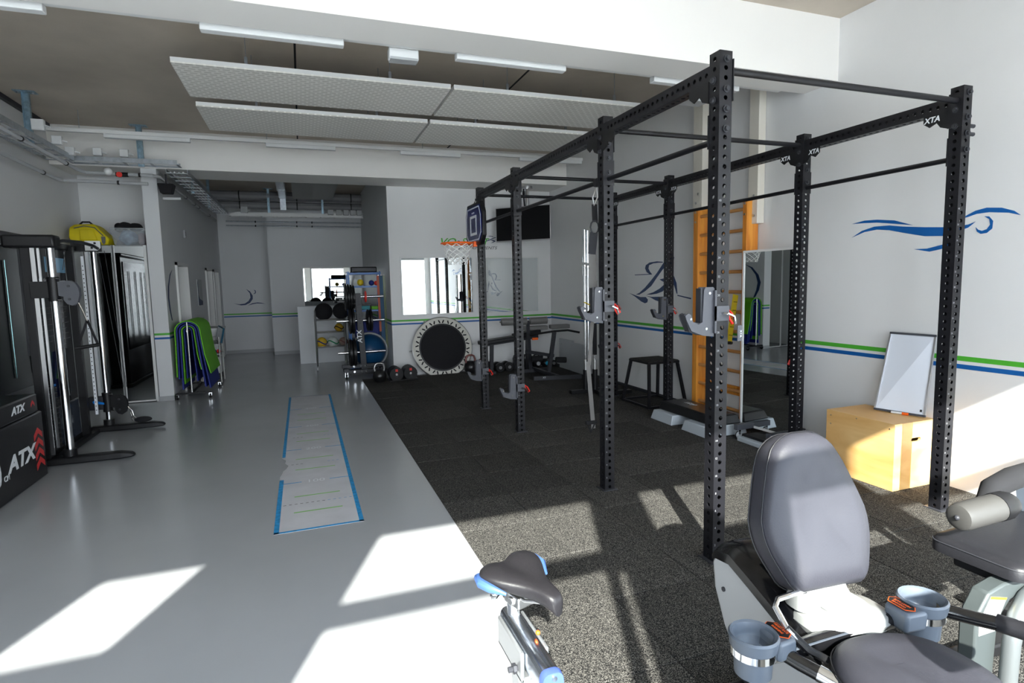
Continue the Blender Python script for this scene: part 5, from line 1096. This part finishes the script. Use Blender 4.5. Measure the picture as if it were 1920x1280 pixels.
# foam plyo boxes with lettering
rot = 0.0
def soft(x0, x1, y0, y1, z0, z1, label):
    t = thing('soft_plyo_box', label, 'plyo box', ((x0+x1)/2, (y0+y1)/2, z0), 0, 'black soft boxes at the left edge')
    B().box(x0, y0, z0, x1, y1, z1).obj('cover', mat('black_tarpaulin', (0.011,0.011,0.012), 0.38, bump=(60,0.05)), t, bevel=0.014)
    b = B()
    for z in (z0+0.012, z1-0.012): b.tube([(x1+0.001, y0+0.012, z), (x1+0.001, y1-0.012, z)], 0.0025, 5)
    b.obj('seam', DKG, t); return t
q = soft(-2.28, -2.205, 4.0, 6.09, 0.0, 0.1, 'x') if False else None
t1 = soft(-2.69, -2.205, 4.75, 6.07, 0.0, 0.575, 'large black soft jump box with white lettering, at the bottom of the stack')
t2 = soft(-2.68, -2.215, 4.78, 6.03, 0.577, 0.735, 'flat black soft jump box with lettering, on top of the large one')
def let(par, s_, y, z, size, x=-2.2035, **k): text(s_, size, 'box_letters', PRINTW, par, frame((x, y, z), (0,1,0), (0,0,1)), **k)
let(t1, 'ATX', 5.61, 0.215, 0.17, shear=0.25, bold=0.006, sx=1.35); let(t1, '60', 5.185, 0.165, 0.27, bold=0.004, sx=0.62); let(t1, 'CM', 5.345, 0.17, 0.06, bold=0.001)
let(t2, 'ATX', 5.66, 0.635, 0.085, x=-2.2135, shear=0.25, bold=0.003, sx=1.3)
def chev(par, yc, zb, w_, h_, x):
    B().prism([(yc-w_/2, zb), (yc, zb+h_), (yc+w_/2, zb), (yc+w_/2, zb+h_*0.9), (yc, zb+h_*1.9), (yc-w_/2, zb+h_*0.9)], lambda u, v, tt: (x+tt, u, v), 0, 0.001).obj('chevron', PINK, par)
for k in range(4): chev(t1, 5.945, 0.09+0.085*k, 0.16, 0.055, -2.2045)
chev(t2, 5.93, 0.635, 0.07, 0.03, -2.2145)

# ================================================================== JUMP MEASURING MAT ON THE FLOOR
t = thing('jump_mat', 'pale worn measuring mat with blue border lying on the grey floor', 'floor mat', (0.02, 6.4, 0))
x0, x1, y0, y1, zt = -0.262, 0.312, 3.905, 8.87, 0.0025
out = [(x0, y0), (x1, y0), (x1, y1), (x0, y1), (x0, 5.68), (x0+0.005, 5.66), (x0+0.035, 5.60), (x0+0.03, 5.50), (x0+0.06, 5.42), (x0+0.045, 5.33), (x0+0.02, 5.27), (x0+0.012, 5.18), (x0+0.0, 5.12), (x0, 5.0)]
B().prism(out, lambda u, v, tt: (u, v, tt), 0.0002, zt).obj('sheet', SHEET, t)
def tp_(a, b_, c, d, m=TAPE, nm='border_tape', z=0.0032): B().box(a, b_, zt-0.0005, c, d, z).obj(nm, m, t)
tp_(x0, y0, x0+0.032, 5.02); tp_(x0, 5.70, x0+0.028, y1); tp_(x1-0.030, y0, x1, y1); tp_(x0, y0, x1, y0+0.022); tp_(x0, y1-0.012, x1, y1, NAVYP)
for k, yy in enumerate((4.91, 5.93, 6.92, 7.93)):
    tp_(x0+0.03, yy-0.006, -0.09, yy+0.006, TAPE, 'metre_line'); tp_(0.13, yy-0.006, x1-0.03, yy+0.006, TAPE, 'metre_line')
    text(['100', '200', '300', '400'][k], 0.10, 'metre_number', PRINTW, t, frame((0.02, yy-0.03, zt+0.0004), (1,0,0), (0,1,0)), ext=0.0002)
    base = yy - 1.0
    for yg in (0.33, 0.66): tp_(x0+0.12, base+yg-0.008, x1-0.12, base+yg+0.008, mat('lime_line', (0.22,0.50,0.12), 0.5), 'lime_line', 0.003)
    if k != 3:
        for j in range(13):
            if k == 0 or j in (1, 2, 3, 9, 10, 11): tp_(x0+0.045+j*0.039, base+0.50-0.003, x0+0.065+j*0.039, base+0.50+0.003, BLKC if j < 8 else TAPE, 'dash', 0.003)
# ================================================================== FOREGROUND MACHINES
def ring_el(cx, cy, cz, a, b_, n=28, M=None, pw=2.0, fl=None):
    pts = []
    for k in range(n):
        t_ = 2*PI*k/n; c, s_ = math.cos(t_), math.sin(t_)
        p = Vector((cx + a*math.copysign(abs(c)**(2/pw), c), cy + b_*math.copysign(abs(s_)**(2/pw), s_), cz)); pts.append(M @ p if M else p)
    return pts
# ---- recumbent exercise bike (built in its own frame: x right, y backwards)
rb = thing('recumbent_bike', 'grey recumbent exercise bike with black padded seat, in front of the first rig post', 'exercise bike', (1.50, 1.25, 0), -0.06)
def rob(b, nm, m, **k): return b.obj(nm, m, rb, world=False, **k)
# rear shroud, light grey sides
prof = [(0.44, 0.575), (0.475, 0.52), (0.46, 0.42), (0.40, 0.30), (0.30, 0.18), (0.12, 0.09), (-0.9, 0.09), (-0.9, 0.27), (-0.30, 0.34), (-0.05, 0.44), (0.10, 0.50), (0.25, 0.555), (0.36, 0.59)]
rob(B().prism(prof, lambda u, v, t: (t, u, v), -0.10, 0.10), 'rear_shroud', SILV, bevel=0.012)
cover = []
for y, z, hw, h in ((0.478, 0.515, 0.075, 0.02), (0.475, 0.55, 0.10, 0.03), (0.44, 0.585, 0.112, 0.04), (0.36, 0.603, 0.114, 0.045), (0.25, 0.568, 0.114, 0.045), (0.10, 0.512, 0.112, 0.045), (-0.05, 0.452, 0.108, 0.045), (-0.30, 0.352, 0.10, 0.045)):
    cover.append([(-hw, y, z-h), (-hw, y, z-0.008), (-hw*0.75, y, z+0.012), (-hw*0.3, y, z+0.02), (hw*0.3, y, z+0.02), (hw*0.75, y, z+0.012), (hw, y, z-0.008), (hw, y, z-h)])
rob(B().loft(cover), 'top_cover', mat('black_gloss_cover', (0.006,0.006,0.007), 0.14, spec=0.3), label='gloss black top cover')
rob(B().box(-0.045, 0.05, 0.0, 0.045, 0.30, 0.004, Matrix.Translation((0, 0, 0.510)) @ Matrix.Rotation(0.36, 4, 'X')), 'rail_slot', mat('dark_slot_film', (0.03,0.035,0.06), 0.12), bevel=0.002)
rob(B().disc((-0.102, 0.40, 0.44), (1,0,0), 0.009, 0.006, 12), 'plug', DKG)
rob(B().box(-0.25, 0.30, 0.02, 0.25, 0.38, 0.08), 'rear_stabiliser', BLK2, bevel=0.01)
rob(B().beam((0, 0.34, 0.05), (0, 0.30, 0.3), 0.07, 0.07, (0,1,0)), 'rear_leg', DKG)
# seat carriage
car = []
for z, a, b_ in ((0.490, 0.150, 0.085), (0.512, 0.158, 0.092), (0.528, 0.145, 0.085), (0.548, 0.085, 0.065), (0.565, 0.065, 0.055)): car.append(ring_el(0.07, 0.035, z, a, b_, pw=3.4))
LTG = mat('light_grey_plastic', (0.22, 0.225, 0.22), 0.5)
rob(B().loft(car), 'seat_carriage', LTG, angle=25)
rob(B().loft([ring_el(0.05, 0.045, 0.555, 0.062, 0.05, pw=3.5), ring_el(0.05, 0.075, 0.60, 0.052, 0.042, pw=3.5), ring_el(0.045, 0.13, 0.66, 0.08, 0.025, pw=3.5)]), 'backrest_neck', LTG, angle=25)
rob(B().loft([ring_el(-0.02, 0.09, 0.54, 0.06, 0.05, pw=3), ring_el(-0.02, 0.09, 0.63, 0.05, 0.04, pw=3)]), 'hinge_block', LTG, angle=25)
rob(B().tube([(-0.06, 0.06, 0.61), (-0.17, 0.05, 0.605), (-0.195, 0.03, 0.595), (-0.20, -0.03, 0.555), (-0.15, -0.08, 0.50)], [0.009, 0.009, 0.009, 0.009, 0.012], 10), 'adjusting_lever', CHROME)
rob(B().tube([(-0.20, -0.02, 0.56), (-0.165, -0.07, 0.515), (-0.12, -0.10, 0.49)], 0.012, 8), 'lever_grip', BLK2)
# backrest cushion
bk = []
HWT = [(0.0,0.56),(0.02,0.66),(0.06,0.74),(0.14,0.83),(0.25,0.94),(0.36,1.0),(0.46,0.99),(0.58,0.90),(0.70,0.80),(0.82,0.69),(0.90,0.58),(0.95,0.46),(0.985,0.30),(1.0,0.12)]
def HW(f):
    for (a, p), (b_, q) in zip(HWT, HWT[1:]):
        if f <= b_: return p + (q-p)*(f-a)/(b_-a)
    return 0.12
def bko(w_, h0, h1, d, n=44):
    pts = []
    for k in range(n):
        t_ = 2*PI*(k+0.5)/n; c, s_ = math.cos(t_), math.sin(t_)
        v = (h0+h1)/2 + (h1-h0)/2*s_
        f = (v-h0)/(h1-h0)
        u = w_*0.90*HW(f)*(1 if c >= 0 else -1) if abs(c) > 1e-6 else 0.0; pts.append((u, v, d + 0.02*(u/w_)**2*(-1)))
    return pts
Mb = Matrix.Translation((0.045, 0.055, 0.605)) @ Matrix.Rotation(PI/2 - 0.34, 4, 'X')
# in cushion frame: x across, y up the back, z towards the sitter
levels = [(0.205, 0.02, 0.47, -0.085), (0.222, 0.003, 0.488, -0.075), (0.230, 0.0, 0.495, -0.05), (0.230, 0.0, 0.495, 0.0), (0.226, 0.004, 0.491, 0.02), (0.21, 0.02, 0.475, 0.036), (0.16, 0.07, 0.425, 0.044), (0.10, 0.13, 0.36, 0.036), (0.04, 0.19, 0.30, 0.028)]
rings = [[Mb @ Vector(p) for p in bko(w_, a, b_, d)] for w_, a, b_, d in levels]
bc = rob(B().loft(rings), 'backrest_cushion', LEATH, angle=80)
for d, w_, a, b_ in ((0.006, 0.2315, -0.002, 0.4965), (-0.06, 0.2315, -0.002, 0.4965)):
    B().tube([Mb @ Vector(p) for p in bko(w_, a, b_, d)], 0.0022, 6, closed=True).obj('piping', LEATHB, bc, world=False)
rob(B().loft([[Mb @ Vector((x, y, z)) for x, y in ((-0.12, 0.03), (0.12, 0.03), (0.13, 0.35), (-0.13, 0.35))] for z in (-0.11, -0.08)]), 'backrest_shell', BLK2, bevel=0.01)
# seat cushion
seat = []
def so_(s_, z, n=40):
    pts = []
    for k in range(n):
        t_ = 2*PI*k/n; c, sn = math.cos(t_), math.sin(t_)
        y = -0.22*sn*1.0; wd = 0.19 + 0.03*sn
        notch = 0.05*math.exp(-(c/0.30)**2) if sn > 0 else 0
        pts.append((wd*math.copysign(abs(c)**0.8, c)*s_, -0.24 + (0.20*math.copysign(abs(sn)**0.75, -sn) + notch*0)*s_, z + (0.018*(c*c) if z > 0.54 else 0)))
    return pts
for s_, z in ((0.90, 0.445), (0.98, 0.455), (1.0, 0.48), (1.0, 0.515), (0.96, 0.54), (0.86, 0.555), (0.6, 0.552), (0.25, 0.548)): seat.append([(p[0]+0.0, p[1]-0.03, p[2]-0.015) for p in so_(s_, z)])
sc_ = rob(B().loft(seat), 'seat_cushion', LEATH, angle=80)
B().tube([(p[0]+0.0, p[1]-0.03, p[2]-0.015) for p in so_(1.005, 0.525)], 0.0022, 6, closed=True).obj('piping', BLK2, sc_, world=False)
rob(B().box(-0.10, -0.42, 0.38, 0.12, -0.10, 0.432), 'seat_pan', BLK2, bevel=0.01)
# cross tube, cup holders, handles
rob(B().tube([(-0.29, -0.035, 0.50), (-0.20, -0.04, 0.50), (0.28, -0.02, 0.51), (0.36, -0.02, 0.51)], 0.026, 14), 'cross_tube', GLOSSB)
def cup(cx, cy, cz, side):
    body = [(0.001, -0.10), (0.052, -0.10), (0.056, -0.02), (0.066, -0.015), (0.071, 0.018), (0.066, 0.024), (0.059, 0.02), (0.053, 0.0), (0.047, -0.092), (0.001, -0.092)]
    q = rob(B().lathe(body, (cx, cy, cz), 30), 'cup_holder', BLUEG, angle=40)
    B().lathe([(0.0575, -0.042), (0.0640, -0.040), (0.0640, -0.018), (0.0575, -0.016)], (cx, cy, cz), 30).obj('steel_band', CHROME, q, world=False)
    sx = side
    B().loft([[(cx+sx*0.045, cy-0.055, cz-0.05), (cx+sx*0.12, cy-0.045, cz-0.055), (cx+sx*0.12, cy+0.035, cz-0.055), (cx+sx*0.045, cy+0.05, cz-0.05)], [(cx+sx*0.045, cy-0.06, cz+0.012), (cx+sx*0.115, cy-0.045, cz+0.006), (cx+sx*0.115, cy+0.035, cz+0.006), (cx+sx*0.045, cy+0.058, cz+0.012)]]).obj('holder_arm', BLUEG, q, bevel=0.01, world=False)
    st = [(cx+sx*0.066, cy-0.03), (cx+sx*0.085, cy-0.045), (cx+sx*0.108, cy-0.03), (cx+sx*0.108, cy+0.03), (cx+sx*0.085, cy+0.045), (cx+sx*0.066, cy+0.035)]
    if sx < 0: st = st[::-1]
    B().prism(st, lambda u, v, t: (u, v, cz+0.0135+t), 0, 0.001).obj('warning_label_border', ORANGE, q, world=False)
    c0 = (sum(p[0] for p in st)/6, sum(p[1] for p in st)/6)
    B().prism([(c0[0]+(u-c0[0])*0.90, c0[1]+(v-c0[1])*0.94) for u, v in st], lambda u, v, t: (u, v, cz+0.0145+t), 0, 0.0008).obj('warning_label', BLK2, q, world=False)
    for j, tx in enumerate(('WARNING', 'HEART RATE')):
        text(tx, 0.012, 'label_print', ORANGE, q, frame((c0[0]+(0.008 if j else -0.006), c0[1], cz+0.0154), (0,-1 if sx > 0 else 1,0), (1 if sx > 0 else -1,0,0)), ext=0.0002, sx=0.8, world=False)
cup(-0.315, -0.02, 0.545, 1); cup(0.305, -0.045, 0.555, -1)
rob(B().tube([(-0.235, -0.04, 0.505), (-0.21, -0.09, 0.495), (-0.18, -0.14, 0.485)], 0.022, 14), 'handle_stem', GLOSSB)
rob(B().tube([(-0.185, -0.13, 0.487), (-0.13, -0.22, 0.468), (-0.09, -0.36, 0.45)], 0.0245, 14), 'pulse_grip', CHROME)
rob(B().tube([(0.36, -0.05, 0.53), (0.42, -0.13, 0.53), (0.45, -0.18, 0.535)], 0.022, 14), 'handle_stem', GLOSSB)
rob(B().tube([(0.45, -0.17, 0.535), (0.48, -0.25, 0.54), (0.50, -0.45, 0.58)], 0.027, 14), 'pulse_grip', LEATHB, label='dark grey foam grip')
# front: rail, pedals, console mast (towards the windows)
rob(B().beam((0, 0.1, 0.36), (0, -1.15, 0.20), 0.08, 0.07), 'main_rail', DKG)
rob(B().prism([(-0.62, 0.10), (-1.15, 0.10), (-1.22, 0.35), (-1.10, 0.55), (-0.85, 0.56), (-0.70, 0.40)], lambda u, v, t: (t, u, v), -0.10, 0.10), 'front_shroud', SILV, bevel=0.02)
for s_ in (-1, 1):
    rob(B().beam((s_*0.12, -0.92, 0.36), (s_*0.13, -0.92 + s_*0.12, 0.36 - s_*0.12), 0.03, 0.02), 'crank', DKG)
    rob(B().cb((s_*0.19, -0.92 + s_*0.12, 0.36 - s_*0.12), (0.10, 0.16, 0.03)), 'pedal', BLK2, bevel=0.005)
rob(B().beam((0, -0.98, 0.5), (0, -1.02, 1.02), 0.06, 0.06, (0,1,0)), 'console_mast', DKG)
rob(B().cb((0, -1.0, 1.12), (0.34, 0.07, 0.24), (0.4, 0, 0)), 'console', BLK2, bevel=0.02)
rob(B().box(-0.30, -1.20, 0.0, 0.30, -1.10, 0.08), 'front_stabiliser', BLK2, bevel=0.01)

# ---- spin bike, seat end
sb = thing('spin_bike', 'silver upright exercise bike with black saddle at the bottom of the view', 'exercise bike', (0.40, 0.95, 0), 0)
sad = []
Ms = Matrix.Translation((0.407, 1.125, 0.985)) @ Matrix.Rotation(math.radians(-157), 4, 'Z') @ Matrix.Diagonal((0.86, 0.76, 0.9, 1))
# saddle frame: +y towards the nose
sect = [(-0.105, 0.045, -0.012), (-0.10, 0.075, -0.006), (-0.075, 0.100, 0.0), (-0.04, 0.106, 0.0), (0.0, 0.094, -0.004), (0.04, 0.068, -0.012), (0.075, 0.045, -0.016), (0.11, 0.033, -0.018), (0.145, 0.028, -0.022), (0.17, 0.023, -0.030), (0.18, 0.012, -0.042)]
for y, hw, z in sect:
    dip = 0.016 if y < 0.02 else 0.004
    r_ = []
    for k in range(24):
        a = 2*PI*k/24; c, sn = math.cos(a), math.sin(a)
        u = hw*math.copysign(abs(c)**0.8, c); zz = z + (0.020*abs(sn)**0.8 if sn > 0 else -0.035*abs(sn)**0.8) - (dip*math.exp(-(u/0.03)**2) if sn > 0 else 0)
        r_.append(Ms @ Vector((u, y - (0.018*math.exp(-(u/0.035)**2)*-1 if y < -0.09 else 0), zz)))
    sad.append(r_)
sd = B().loft(sad).obj('saddle', mat('saddle_cover', (0.014,0.013,0.015), 0.42, bump=(150,0.05), spec=0.3), sb, sub=1, angle=80)  # cover colour darkened to stand in for a shadow falling across the saddle
lb = []
for s_ in (-1, 1):
    pts = [(s_*0.055, -0.106, -0.022), (s_*0.09, -0.088, -0.016), (s_*0.107, -0.05, -0.014), (s_*0.103, -0.01, -0.016), (s_*0.08, 0.035, -0.026)]
    B().tube([Ms @ Vector(p) for p in pts], [0.005, 0.011, 0.012, 0.011, 0.004], 10).obj('side_trim', mat('light_blue_vinyl', (0.045,0.10,0.27), 0.35), sd, label='light blue side trim')
for s_ in (-1, 1): B().tube([Ms @ Vector(p) for p in ((s_*0.05, -0.08, -0.035), (s_*0.022, -0.04, -0.062), (s_*0.022, 0.05, -0.062), (s_*0.01, 0.13, -0.045))], 0.0045, 8).obj('saddle_rail', STEEL, sb)
for s_ in (-1, 1):
    B().tube([Ms @ Vector((s_*0.055 + 0.013*math.cos(a*1.25), -0.055 + 0.013*math.sin(a*1.25), -0.075 + 0.0016*a)) for a in range(26)], 0.0028, 6).obj('spring', CHROME, sb)
B().cb(Ms @ Vector((0, 0.0, -0.075)), (0.055, 0.06, 0.03), (0, 0, 0.3)).cyl(Ms @ Vector((-0.04, 0, -0.075)), Ms @ Vector((0.04, 0, -0.075)), 0.012, 10).obj('saddle_clamp', STEEL, sb, bevel=0.004)
B().cyl((0.405, 1.165, 0.93), (0.405, 1.165, 0.80), 0.018, 14).obj('saddle_post', CHROME, sb)
B().sphere((0.424, 1.05, 0.862), 0.006, 8, 6).obj('bolt_cap', ORANGE, sb)
# slider beam, rounded top
sl = []
for y, f in ((1.20, 1), (0.935, 1)):
    r_ = []
    for k in range(20):
        a = 2*PI*k/20; c, sn = math.cos(a), math.sin(a); r_.append((0.404 + 0.026*math.copysign(abs(c)**0.6, c), y, 0.818 + 0.036*math.copysign(abs(sn)**0.6, sn)))
    sl.append(r_)
B().loft(sl).obj('slider_beam', mat('satin_chrome', (0.62,0.66,0.72), 0.22, 1.0), sb, angle=50)
ec = B().loft([[(p[0], 0.935, p[2]) for p in sl[0]], [(0.404+(p[0]-0.404)*1.06, 0.928, 0.818+(p[2]-0.818)*1.05) for p in sl[0]], [(0.404+(p[0]-0.404)*0.98, 0.915, 0.818+(p[2]-0.818)*0.98) for p in sl[0]]]).obj('end_cap', mat('blue_plastic_cap', (0.06,0.10,0.34), 0.35), sb, label='blue end cap')
B().disc((0.406, 0.914, 0.842), (0,1,0), 0.006, 0.006, 12).obj('screw', CHROME, ec)
B().box(0.368, 1.02, 0.765, 0.378, 1.19, 0.84).box(0.430, 1.02, 0.765, 0.440, 1.19, 0.84).box(0.368, 1.02, 0.765, 0.44, 1.19, 0.777).obj('slider_bracket', mat('bright_silver_paint', (0.27,0.28,0.29), 0.25, 0.5), sb, bevel=0.004)
B().cyl((0.368, 1.045, 0.79), (0.345, 1.045, 0.79), 0.007, 10).disc((0.36, 1.045, 0.79), (1,0,0), 0.012, 0.008, 6).obj('clamp_bolt', DKG, sb)
B().beam((0.404, 1.11, 0.78), (0.404, 1.02, 0.38), 0.05, 0.07, (0,1,0)).obj('seat_tube', MATS['bright_silver_paint'], sb, bevel=0.012)
B().beam((0.404, 1.03, 0.45), (0.404, 0.30, 0.30), 0.07, 0.09).obj('main_frame', SILV, sb, bevel=0.015)
B().beam((0.404, 1.02, 0.42), (0.404, 1.22, 0.08), 0.06, 0.06).obj('rear_leg', SILV, sb)
B().box(0.16, 1.18, 0.0, 0.65, 1.26, 0.07).obj('rear_foot', SILV, sb, bevel=0.015); B().box(0.16, 0.0, 0.0, 0.65, 0.08, 0.07).obj('front_foot', SILV, sb, bevel=0.015)
B().disc((0.404, 0.30, 0.36), (1,0,0), 0.24, 0.05, 36).obj('flywheel', CHROME, sb)
B().tube([(0.345, 1.23, 0.50), (0.338, 1.19, 0.55), (0.335, 1.12, 0.565), (0.335, 1.03, 0.56), (0.335, 0.9, 0.50)], [0.012, 0.022, 0.026, 0.026, 0.022], 12).obj('chain_guard', GLOSSB, sb)
B().beam((0.404, 0.36, 0.35), (0.404, 0.20, 1.0), 0.05, 0.05, (0,1,0)).obj('handlebar_post', SILV, sb)
B().tube([(0.25, 0.35, 1.06), (0.25, 0.18, 1.04), (0.404, 0.14, 1.02), (0.56, 0.18, 1.04), (0.56, 0.35, 1.06)], 0.018, 10).obj('handlebar', BLKC, sb)

# ---- padded leg machine at the right edge
lm = thing('leg_machine', 'grey machine with black padded seat and foam roller, cut by the right edge', 'exercise machine', (2.7, 1.3, 0))
pad = []
for f, z in ((0.94, 0.485), (1.0, 0.495), (1.0, 0.535), (0.97, 0.55), (0.88, 0.556)):
    pts = []
    cx, cy, hw, hh, rr = 2.66, 1.37, 0.33*f, 0.165*(1-(1-f)*1.6), 0.05
    for qx, qy, a0 in ((1,1,0), (-1,1,PI/2), (-1,-1,PI), (1,-1,PI*1.5)):
        for j in range(6):
            a = a0 + PI/2*j/5; u = qx*(hw-rr)+rr*math.cos(a); v = qy*(hh-rr)+rr*math.sin(a); an = 0.02
            pts.append((cx+u*math.cos(an)-v*math.sin(an), cy+u*math.sin(an)+v*math.cos(an), z))
    pad.append(pts)
pc = B().loft(pad).obj('seat_pad', LEATHB, lm, angle=50)
B().tube([(p[0], p[1], 0.537) for p in pad[2]], 0.0025, 6, closed=True).obj('stitching', DKG, pc)
B().box(2.38, 1.26, 0.44, 2.9, 1.46, 0.487).obj('pad_bracket', BLKC, lm, bevel=0.01)
B().tube([(2.298, 1.402, 0.672), (2.305, 1.402, 0.672), (2.325, 1.401, 0.673), (2.50, 1.39, 0.685)], [0.034, 0.048, 0.053, 0.053], 20).obj('foam_roller', mat('dark_foam', (0.055, 0.053, 0.05), 0.5), lm)
B().sphere((2.297, 1.402, 0.672), 0.010, 10, 6).obj('roller_button', DKG, lm)
B().tube([(2.495, 1.39, 0.685), (2.54, 1.388, 0.688), (2.575, 1.386, 0.69)], [0.055, 0.056, 0.045], 18).obj('roller_sleeve', BLK2, lm)
B().tube([(2.50, 1.43, 0.69), (2.56, 1.44, 0.735), (2.70, 1.45, 0.755), (3.0, 1.50, 0.74)], [0.03, 0.042, 0.045, 0.045], 14).obj('padded_arm', BLKC, lm)
fp = B().prism([(2.185, 0.336), (2.197, 0.394), (2.246, 0.459), (2.331, 0.477), (2.437, 0.48), (2.659, 0.485), (2.673, 0.394), (2.445, 0.417), (2.37, 0.406), (2.329, 0.365), (2.305, 0.298), (2.292, -0.004), (2.188, -0.004)], lambda u, v, t: (u, 1.25+t, v), 0, 0.06).obj('front_frame', mat('grey_green_paint', (0.055,0.065,0.066), 0.4), lm, bevel=0.008)
B().prism([(2.198, 0.35), (2.212, 0.381), (2.255, 0.446), (2.344, 0.423), (2.315, 0.371), (2.297, 0.308), (2.2, 0.308)], lambda u, v, t: (u, 1.2495-t, v), 0, 0.001).obj('warning_sheet', mat('label_white', (0.45,0.45,0.45), 0.5), fp, label='white warning label')
B().prism([(2.255, 0.446), (2.344, 0.423), (2.338, 0.415), (2.25, 0.437)], lambda u, v, t: (u, 1.2484-t, v), 0, 0.001).obj('warning_strip', YELP, fp, label='yellow strip on the label')
B().tube([(2.75, 1.25, 0.455), (2.50, 1.235, 0.445), (2.41, 1.225, 0.42), (2.345, 1.215, 0.37), (2.315, 1.21, 0.28), (2.305, 1.21, 0.02)], 0.028, 14).obj('curved_tube', mat('silver_paint', (0.16,0.175,0.18), 0.3, 0.4), lm)
B().box(2.9, 1.2, 0.008, 3.0, 1.7, 0.08).box(2.3, 1.42, 0.008, 3.0, 1.49, 0.06).obj('floor_frame', BLK2, lm, bevel=0.01)
B().beam((2.95, 1.45, 0.05), (2.95, 1.45, 0.46), 0.08, 0.08, (0,1,0)).beam((2.95, 1.5, 0.4), (2.95, 1.54, 0.74), 0.05, 0.05, (0,1,0)).obj('rear_post', BLUEG, lm)
# the bike stands a little further off and lower: shift it, keep its feet on the floor
sb.location.x += 0.063; sb.location.y += 0.155
for o in sb.children:
    if o.name.split('.')[0] not in ('rear_foot', 'front_foot', 'main_frame', 'rear_leg', 'flywheel'): o.location.z -= 0.10
wheeled.rotation_euler.z = 0.056   # the stand is turned a little towards the windows
